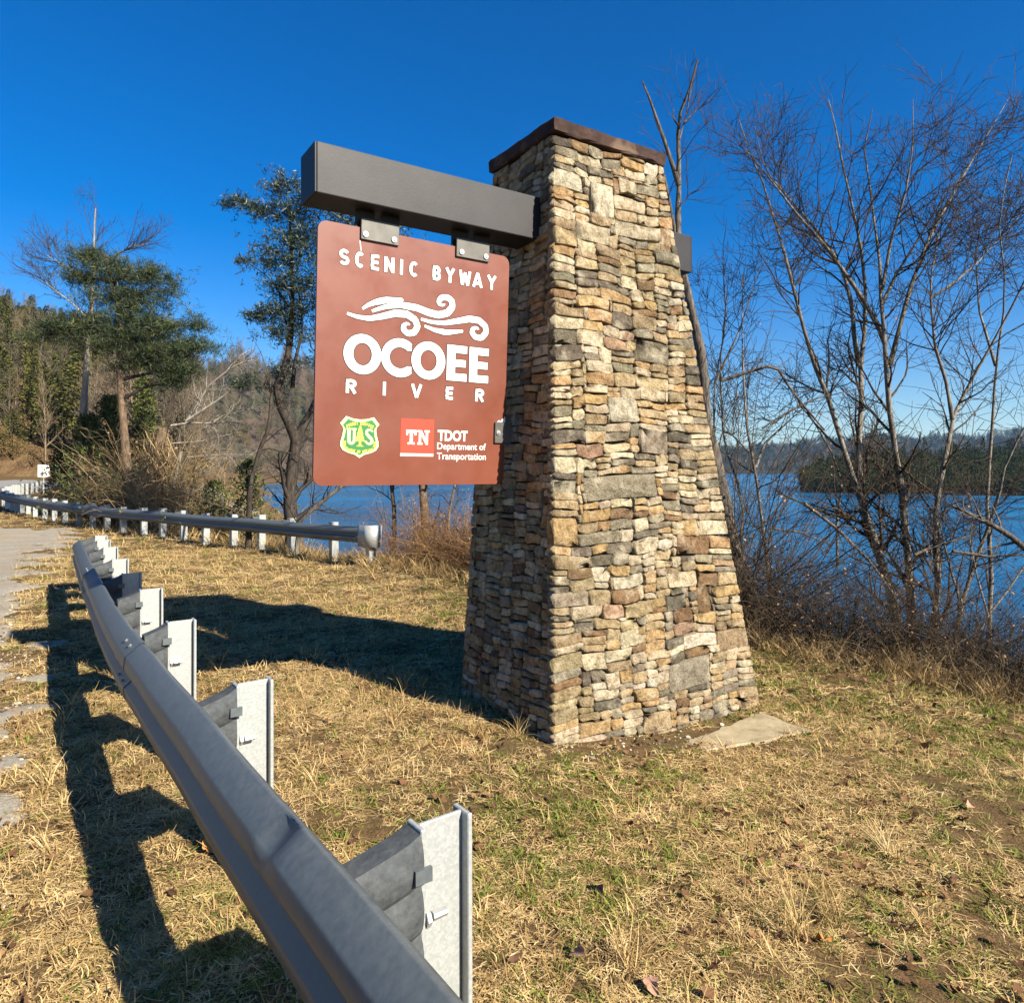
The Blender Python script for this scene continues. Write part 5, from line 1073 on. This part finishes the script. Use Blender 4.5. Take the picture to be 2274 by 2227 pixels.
PR = [proto('pine', proto_pine(gp, 10, 2.3, 800, .42, M_HPINE)), proto('pine', proto_pine(gp, 11, 2.0, 760, .42, M_HPINE)), proto('pine', proto_pine(gp, 8, 2.6, 800, .42, M_HPINE)), proto('oak', proto_round(gp, 8, 2.6, 620, .38, M_HPINE)),
      proto('bare', proto_bare(gp, 10, M_HBARE)), proto('bare', proto_bare(gp, 9, M_HBARE)), proto('scrub', proto_round(gp, 4, 2.0, 700, .2, M_HTAN)), proto('scrub', proto_round(gp, 3, 2.2, 700, .18, M_HTAN)),
      proto('pine', proto_pine(gp, 10, 2.2, 620, .45, M_LPINE)), proto('pine', proto_pine(gp, 8, 2.8, 620, .45, M_LPINE)), proto('oak', proto_round(gp, 8, 2.8, 560, .42, M_LPINE))]
def put(name, label, X, Y, Z, vi, s0, s1, g, cat='forest'):
    n = len(X); s_ = g.uniform(s0, s1, n); rot = np.stack([g.normal(0, .04, n), g.normal(0, .04, n), g.uniform(0, 6.3, n)], 1)
    return scatter(name, np.stack([X, Y, Z - .1], 1), rot, np.stack([s_, s_, s_ * g.uniform(.85, 1.2, n)], 1), vi, PR, 'stuff', label, cat)
n = 4200; X = gp.uniform(-185, -12, n); Y = gp.uniform(60, 235, n); hz_ = hill_z(X, Y); sh = (X + .42 * Y + 1.6) / 1.085
dens = gp.random(n) < np.where(hz_ > 1.2, 1., .9); ok = (hz_ > .15) & (sh < -4) & dens & (Y > 65.5 - (X + 40) * .12 + .3)
X, Y, hz_ = X[ok], Y[ok], hz_[ok]; lowb = hz_ < 1.8
vi = np.where(lowb, gp.choice([4, 5, 6, 7, 6, 7, 3], len(X)), gp.choice([0, 1, 2, 3, 0, 1, 2, 4, 5, 4, 5, 6], len(X)))
shr = sstep(2, -6, (X + .42 * Y + 1.6) / 1.085)
put('hillside_forest', 'green pine woods covering the hillside beyond the road', X, Y, hz_ * shr + gz(X, Y) - (1 - shr) * 3, vi, .5, .95, gp)
# woods along the left shore behind the guardrail trees
n = 900; Y = gp.uniform(36, 110, n); X = -.42 * Y - 1.6 - gp.uniform(.5, 1., n) * gp.uniform(0, 16, n); ok = (np.abs(Y - (57 - (X + 40) * .12)) > 5.5) & (X / Y > -.60)
X, Y = X[ok], Y[ok]; put('shore_woods', 'tan scrub and bare trees along the left shore', X, Y, gz(X, Y), gp.choice([4, 5, 4, 5, 6, 7, 6], len(X)), .45, .9, gp)
# far hill
n = 5200; a = gp.uniform(-45, 12.5, n); dd = 402 + (636 - 402) * gp.random(n) ** .85; zz = zA(a, dd); X = np.sin(np.radians(a)) * dd; Y = np.cos(np.radians(a)) * dd
put('far_hill_forest', 'grey-brown winter forest on the far hill across the lake', X, Y, zz, gp.choice([4, 5, 4, 5, 6, 3, 6], n), .8, 1.3, gp)
n = 1900; a = gp.uniform(21.3, 55, n); dd = gp.uniform(180, 240, n); zz = zC(a, dd); zok = zz > LAKE_Z - .3; a, dd, zz = a[zok], dd[zok], zz[zok]
put('promontory_forest', 'dark evergreen woods on the promontory across the lake', np.sin(np.radians(a)) * dd, np.cos(np.radians(a)) * dd, zz, gp.choice([8, 9, 10, 8, 10, 3], len(a)), .4, .72, gp)
n = 4200; a = gp.uniform(2.5, 51, n); dd = gp.uniform(1105, 1480, n); zz = zB(a, dd)
put('distant_forest', 'hazy wooded ridge at the far end of the lake', np.sin(np.radians(a)) * dd, np.cos(np.radians(a)) * dd, zz, gp.choice([8, 9, 10, 5, 10], n), 1.1, 1.7, gp)
# ------------------------------------------------------------------ grass, litter, gravel
gg = np.random.default_rng(77)
def grass_mat(name, stops, patch=None):
    m = Mat(name, .75, 0, .25); oi = m.n('ObjectInfo'); a = m.n('Attribute', attribute_name='tint'); ad = m.n('Math', operation='MULTIPLY_ADD'); ad.inputs[1].default_value = .55
    m.l(a.outputs['Fac'], ad.inputs[0]); mu = m.n('Math', operation='MULTIPLY'); mu.inputs[1].default_value = .45; m.l(oi.outputs['Random'], mu.inputs[0]); m.l(mu.outputs[0], ad.inputs[2])
    c = m.ramp(ad.outputs[0], stops)
    if patch: c = m.mix(m.ramp(m.noise(patch[0], 3), [(patch[1], 0.), (patch[2], patch[4])]), c, patch[3])
    m.col(c); tr = m.n('BsdfTranslucent'); m.l(c, tr.inputs[0]); mx = m.n('MixShader'); mx.inputs[0].default_value = .22; m.l(m.b.outputs[0], mx.inputs[1]); m.l(tr.outputs[0], mx.inputs[2])
    m.l(mx.outputs[0], [n_ for n_ in m.t.nodes if n_.type == 'OUTPUT_MATERIAL'][0].inputs[0]); return m.m
M_DRY = grass_mat('dry_grass', [(0, (.13, .075, .028)), (.35, (.37, .235, .09)), (.65, (.58, .41, .18)), (1, (.72, .57, .31))], (1.3, .55, .75, (.30, .26, .06), .5))
M_GREEN = grass_mat('green_grass', [(0, (.04, .052, .009)), (.5, (.13, .155, .022)), (1, (.27, .27, .05))])
def tuft_mesh(g, nb, rad, L, wd, el, mat, curl=.5, n=5):
    a = g.uniform(0, 6.3, nb); r_ = rad * np.sqrt(g.random(nb)); base = np.stack([r_ * np.cos(a), r_ * np.sin(a), np.full(nb, -.006)], 1)
    e = np.radians(np.clip(g.normal(el, 18, nb), 4, 88)); d_ = g.uniform(0, 6.3, nb); D = np.stack([np.cos(d_) * np.cos(e), np.sin(d_) * np.cos(e), np.sin(e)], 1)
    LL = L * g.uniform(.5, 1.35, nb); P = np.zeros((nb, n, 3)); P[:, 0] = base; bend = np.stack([g.normal(0, curl, nb), g.normal(0, curl, nb), -np.abs(g.normal(.5, .4, nb)) * curl * 1.6], 1)
    for k in range(1, n): D = unit(D + bend * .38); P[:, k] = P[:, k - 1] + D * (LL / (n - 1))[:, None]
    P[:, :, 2] = np.maximum(P[:, :, 2], .003 + .004 * g.random((nb, 1))); q = unit(np.cross(P[:, -1] - P[:, 0], g.standard_normal((nb, 3)) * .4 + np.array([0, 0, 1.])))
    wv_ = wd * g.uniform(.6, 1.3, nb)[:, None] * np.array([.8, 1, .85, .6, .12])[None, :n]
    V = np.stack([P - q[:, None] * wv_[:, :, None] / 2, P + q[:, None] * wv_[:, :, None] / 2], 2).reshape(-1, 3)
    i = (np.arange(nb)[:, None] * n + np.arange(n - 1)[None]).ravel() * 2; F = np.stack([i, i + 1, i + 3, i + 2], 1)
    return Geo().add(V, F, np.repeat(g.random(nb), n - 1)).mesh('tuft', [mat], False)
TU = [proto('tuft', tuft_mesh(gg, 16, .045, .060, .0036, 24, M_DRY, .7)), proto('tuft', tuft_mesh(gg, 18, .05, .050, .0034, 14, M_DRY, .8)), proto('tuft', tuft_mesh(gg, 14, .04, .075, .0032, 42, M_DRY, .5)), proto('tuft', tuft_mesh(gg, 20, .055, .045, .0040, 10, M_DRY, .9)),
      proto('tuft', tuft_mesh(gg, 16, .035, .050, .0034, 55, M_GREEN, .4)), proto('tuft', tuft_mesh(gg, 14, .03, .14, .0030, 62, M_DRY, .35)), proto('tuft', tuft_mesh(gg, 10, .03, .035, .009, 30, M_GREEN, .4))]
def inside_pillar(x, y):
    u = (x - PN[0]) * PU[0] + (y - PN[1]) * PU[1]; v = (x - PN[0]) * PV[0] + (y - PN[1]) * PV[1]
    return (u > -.0) & (u < PA + .0) & (v > -.0) & (v < PB)
def pad_mask(x, y):
    u = (x - 1.1) * .905 + (y - 4.57) * .425; v = -(x - 1.1) * .425 + (y - 4.57) * .905; return (u > .04) & (u < .88) & (v > -.07) & (v < .28)
def nz(x, y, f, ph=0): return (np.sin(x * f + ph) * np.sin(y * f * 1.13 + ph * 2) + .6 * np.sin(x * f * 2.3 - y * f * 1.7 + ph) + .4 * np.sin(y * f * 4.1 + x * f * 3.1)) / 2
def dirt(x, y):                        # bare soil along the front foot of the pillar
    u = (x - PN[0]) * PU[0] + (y - PN[1]) * PU[1]; v = (x - PN[0]) * PV[0] + (y - PN[1]) * PV[1]
    return np.exp(-((u - .55) / .75) ** 2) * sstep(-.75, -.05, v) * (v < .1)
def gravel_f(x, y): return (nz(x, y, 2.6, 1.) > .45) & (x + .66 * y < -.05 + .0) & (x + 6.35 + (y - 9) * .60 > -2)
def rail_side(x, y): return x + .72 * y + .0      # <0 : road side of the near rail (approx.)
parts = []
for r0_, r1_, den, sc0 in ((.7, 3.2, 1300, 1.), (3.2, 6, 680, 1.15), (6, 10, 280, 1.5), (10, 17, 120, 2.1), (17, 34, 28, 3.0)):
    th0, th1 = R(-48), R(45); n = int(den * (r1_ ** 2 - r0_ ** 2) / 2 * (th1 - th0)); th = gg.uniform(th0, th1, n); r_ = np.sqrt(gg.uniform(r0_ ** 2, r1_ ** 2, n)); parts.append((np.sin(th) * r_, np.cos(th) * r_, np.full(n, sc0)))
x = np.concatenate([p[0] for p in parts]); y = np.concatenate([p[1] for p in parts]); sc0 = np.concatenate([p[2] for p in parts])
s_b = bank_s(x, y); pm = pull_mask(x, y)
keep = ~inside_pillar(x, y) & ~pad_mask(x, y) & (s_b < 2.2) & ~(pm & (gg.random(len(x)) < .985)) & (gg.random(len(x)) > .93 * np.clip(dirt(x, y) * 1.3, 0, 1)) & ~((x + .68 * y < .0) & (nz(x, y, 2.6, 1.) > .42) & (gg.random(len(x)) < .85))
keep &= gg.random(len(x)) > (.5 + .3 * sstep(-.5, .5, x)) * sstep(.2, .6, nz(x, y, 1.9, 3.) + .25 * nz(x, y, 7., 1.))
x, y, sc0 = x[keep], y[keep], sc0[keep]; n = len(x)
greeny = np.clip(.08 + .38 * sstep(0, .5, nz(x, y, 1.1, 2.) + .3 * nz(x, y, 4.7, .4)) * (x > -1.2) + .30 * sstep(1.5, 3., x) + .30 * sstep(-.6, .6, x) * sstep(4.4, 3.4, y) * sstep(-.5, .4, nz(x, y, 2.2, 4.)), 0, .85)
vi = np.where(gg.random(n) < greeny * .85, np.where(gg.random(n) < .72, 4, 6), gg.choice([0, 1, 2, 3, 0, 1, 3, 2, 5], n, p=[.16, .17, .1, .14, .14, .12, .1, .065, .005]))
vi = np.where((bank_s(x, y) > -.3) & (gg.random(n) < .45), 5, vi)
sc_ = sc0 * gg.uniform(.7, 1.3, n); rot = np.stack([gg.normal(0, .1, n), gg.normal(0, .1, n), gg.uniform(0, 6.3, n)], 1)
scatter('lawn_grass', np.stack([x, y, gz(x, y)], 1), rot, np.stack([sc_, sc_, sc_ * gg.uniform(.5, .95, n)], 1), vi, TU, 'stuff', 'dry winter lawn grass with green patches', 'grass')
print('grass', n)
# tall straw clumps standing out of the lawn
clump = [tuft_mesh(gg, 70, .05, .24, .0030, 60, M_DRY, .35) for _ in range(3)]
for k, ((px_, py_), lb, s_) in enumerate((((1770, 2085), 'spiky straw clump in the lawn near the bottom of the picture', 1.), ((1850, 2050), 'second straw clump just right of the spiky one', .8), ((1980, 1905), 'low straw clump in the right half of the lawn', .75), ((1390, 2150), 'thin straw clump near the bottom centre', .8), ((2060, 1640), 'green-tinged clump at the right side of the lawn', .7), ((1150, 1640), 'dry weed clump at the near corner of the pillar', .65), ((1050, 1630), 'dry weed clump on the shaded foot of the pillar', .6))):
    p = ground_hit(px_, py_); o = obj('grass_clump', clump[k % 3], label=lb, cat='grass clump', group='straw clumps in the lawn'); o.location = (p[0], p[1], float(gz(p[0], p[1]))); o.scale = (s_,) * 3; o.rotation_euler = (0, 0, k * 1.3)
# leaves
def leaf_mesh(g, L, lobes=3, mat=None):
    t = np.linspace(-math.pi, math.pi, 19)[:-1]; rr_ = .5 + .22 * np.abs(np.cos(t * lobes / 2)) ** .7 + .06 * g.normal(0, 1, len(t)); rr_ *= .75 + .25 * np.cos(t)
    x = L * rr_ * np.cos(t); y = L * rr_ * np.sin(t) * .85; z = L * (.25 * (y / L) ** 2 * 4 * g.uniform(.2, 1) + .12 * np.sin(x / L * 5 + g.uniform(0, 6)) + .05 * g.normal(0, 1, len(t)))
    V = np.concatenate([np.stack([x, y, z], 1), [[0, 0, -.02 * L]]]); n = len(t); i = np.arange(n); F = np.stack([i, (i + 1) % n, np.full(n, n)], 1)
    return Geo().add(V, F, g.random()).mesh('leaf', [mat], False)
M_LITTER = grass_mat('leaf_litter', [(0, (.05, .025, .012)), (.4, (.15, .075, .032)), (.7, (.27, .15, .07)), (1, (.42, .29, .18))])
LF = [proto('leaf', leaf_mesh(gg, .045, k, M_LITTER)) for k in (3, 5, 2, 4)]
n = 7500; th = gg.uniform(R(-44), R(42), n); r_ = np.sqrt(gg.uniform(1, 9.5 ** 2, n)); x = np.sin(th) * r_; y = np.cos(th) * r_
ok = ~inside_pillar(x, y) & ~pad_mask(x, y) & (bank_s(x, y) < .8) & ((nz(x, y, 1.5, 5.) > -.1) | (gg.random(n) < .25)) & (gg.random(n) < np.where(x > .5, .9, np.where(x + .7 * y < .1, .45, .3))); x, y = x[ok], y[ok]; n = len(x); s_ = gg.uniform(.35, .95, n)
scatter('leaf_litter', np.stack([x, y, gz(x, y) + .022], 1), np.stack([gg.normal(0, .45, n), gg.normal(0, .45, n), gg.uniform(0, 6.3, n)], 1), np.stack([s_, s_, s_], 1), gg.integers(0, 4, n), LF, 'stuff', 'small brown leaves scattered over the lawn', 'leaf litter')
M_LEAFP = plain('pale_leaf', (.34, .185, .12), .85); M_LEAFO = plain('orange_leaf', (.50, .20, .05), .8); M_LEAFB = plain('brown_leaf', (.20, .10, .05), .8)
for k, (px_, py_, L_, mt, lb) in enumerate(((1775, 1942, .062, M_LEAFP, 'pinkish fallen leaf standing up in the lawn'), (1812, 1948, .045, M_LEAFP, 'pale fallen leaf beside the pinkish one'), (462, 1898, .075, M_LEAFO, 'orange fallen leaf beside the near guardrail'), (1832, 2105, .06, M_LEAFO, 'russet leaf beside the spiky straw clump'), (1340, 1985, .06, M_LEAFB, 'curled brown leaf in the lower middle of the lawn'), (1990, 1995, .06, M_LEAFP, 'tan leaf in the right lower lawn'), (2060, 2005, .055, M_LEAFO, 'rust leaf right of the tan one'), (2150, 1800, .055, M_LEAFP, 'pale leaf near the right edge of the lawn'), (2055, 1668, .07, M_LEAFB, 'dark leaf near the bank at right'), (1445, 2200, .06, M_LEAFP, 'cream leaf at the bottom edge'), (1280, 2130, .06, M_LEAFP, 'grey-tan leaf cluster near the bottom'), (1140, 2150, .055, M_LEAFB, 'brown leaf right of the nearest post'))):
    p = ground_hit(px_, py_); o = obj('fallen_leaf', leaf_mesh(gg, L_, 3 + k % 3, mt), label=lb, cat='leaf', group='fallen leaves on the lawn'); o.location = (p[0], p[1], float(gz(p[0], p[1])) + .03); o.rotation_euler = (gg.normal(.5, .3), gg.normal(0, .4), gg.uniform(0, 6.3))
# gravel and pebbles
def pebble(g):
    bm = bmesh.new(); bmesh.ops.create_icosphere(bm, subdivisions=1, radius=1)
    for v in bm.verts: v.co *= g.uniform(.75, 1.15); v.co.z *= .6
    me = bpy.data.meshes.new('pebble'); bm.to_mesh(me); bm.free(); me.materials.append(M_PEB); return me
M_PEB = inst_mat('gravel_stone', [(0, (.12, .085, .05)), (.5, (.27, .215, .145)), (1, (.50, .44, .34))], .85)
PB_ = [proto('pebble', pebble(gg)) for _ in range(4)]
X_, Y_ = [], []
n = 60000; th = gg.uniform(R(-46), R(-8), n); r_ = np.sqrt(gg.uniform(2., 13 ** 2, n)); x = np.sin(th) * r_; y = np.cos(th) * r_
ok = (x + .68 * y < .0) & ((nz(x, y, 2.6, 1.) > .40) | (pull_mask(x, y) & (gg.random(n) < np.where(y < 7.5, .8, .3))) | (gg.random(n) < .03)); X_.append(x[ok]); Y_.append(y[ok])
n = 5000; u = gg.normal(.6, .7, n); v = -np.abs(gg.normal(0, .35, n)); x = PN[0] + PU[0] * u + PV[0] * v; y = PN[1] + PU[1] * u + PV[1] * v; ok = (dirt(x, y) > gg.random(n) * .9) & (gg.random(n) < .07); X_.append(x[ok]); Y_.append(y[ok])
x = np.concatenate(X_); y = np.concatenate(Y_); n = len(x); s_ = np.exp(gg.normal(math.log(.0055), .5, n)) * (1 + .03 * np.hypot(x, y))
scatter('gravel', np.stack([x, y, gz(x, y) + .004], 1), gg.uniform(0, 6.3, (n, 3)) * np.array([.1, .1, 1]), np.stack([s_, s_, s_], 1), gg.integers(0, 4, n), PB_, 'stuff', 'loose gravel on the shoulder and at the pillar foot', 'gravel')

# ------------------------------------------------------------------ air
hm = bpy.data.materials.new('winter_haze'); hm.use_nodes = True; ht = hm.node_tree; ht.nodes.clear()
pv = ht.nodes.new('ShaderNodeVolumePrincipled'); pv.inputs['Color'].default_value = (.30, .58, 1., 1); pv.inputs['Density'].default_value = .00010; pv.inputs['Anisotropy'].default_value = .2
ou = ht.nodes.new('ShaderNodeOutputMaterial'); ht.links.new(pv.outputs[0], ou.inputs['Volume'])
bm = bmesh.new(); frame_box(bm, (0, 0, 0), (1, 0, 0), (0, 1, 0), ZZ, (-3200, 3200), (-700, 4600), (-7.5, 150)); bm_obj('haze', bm, hm, None, kind='stuff', label='thin blue winter haze over the lake', cat='haze')
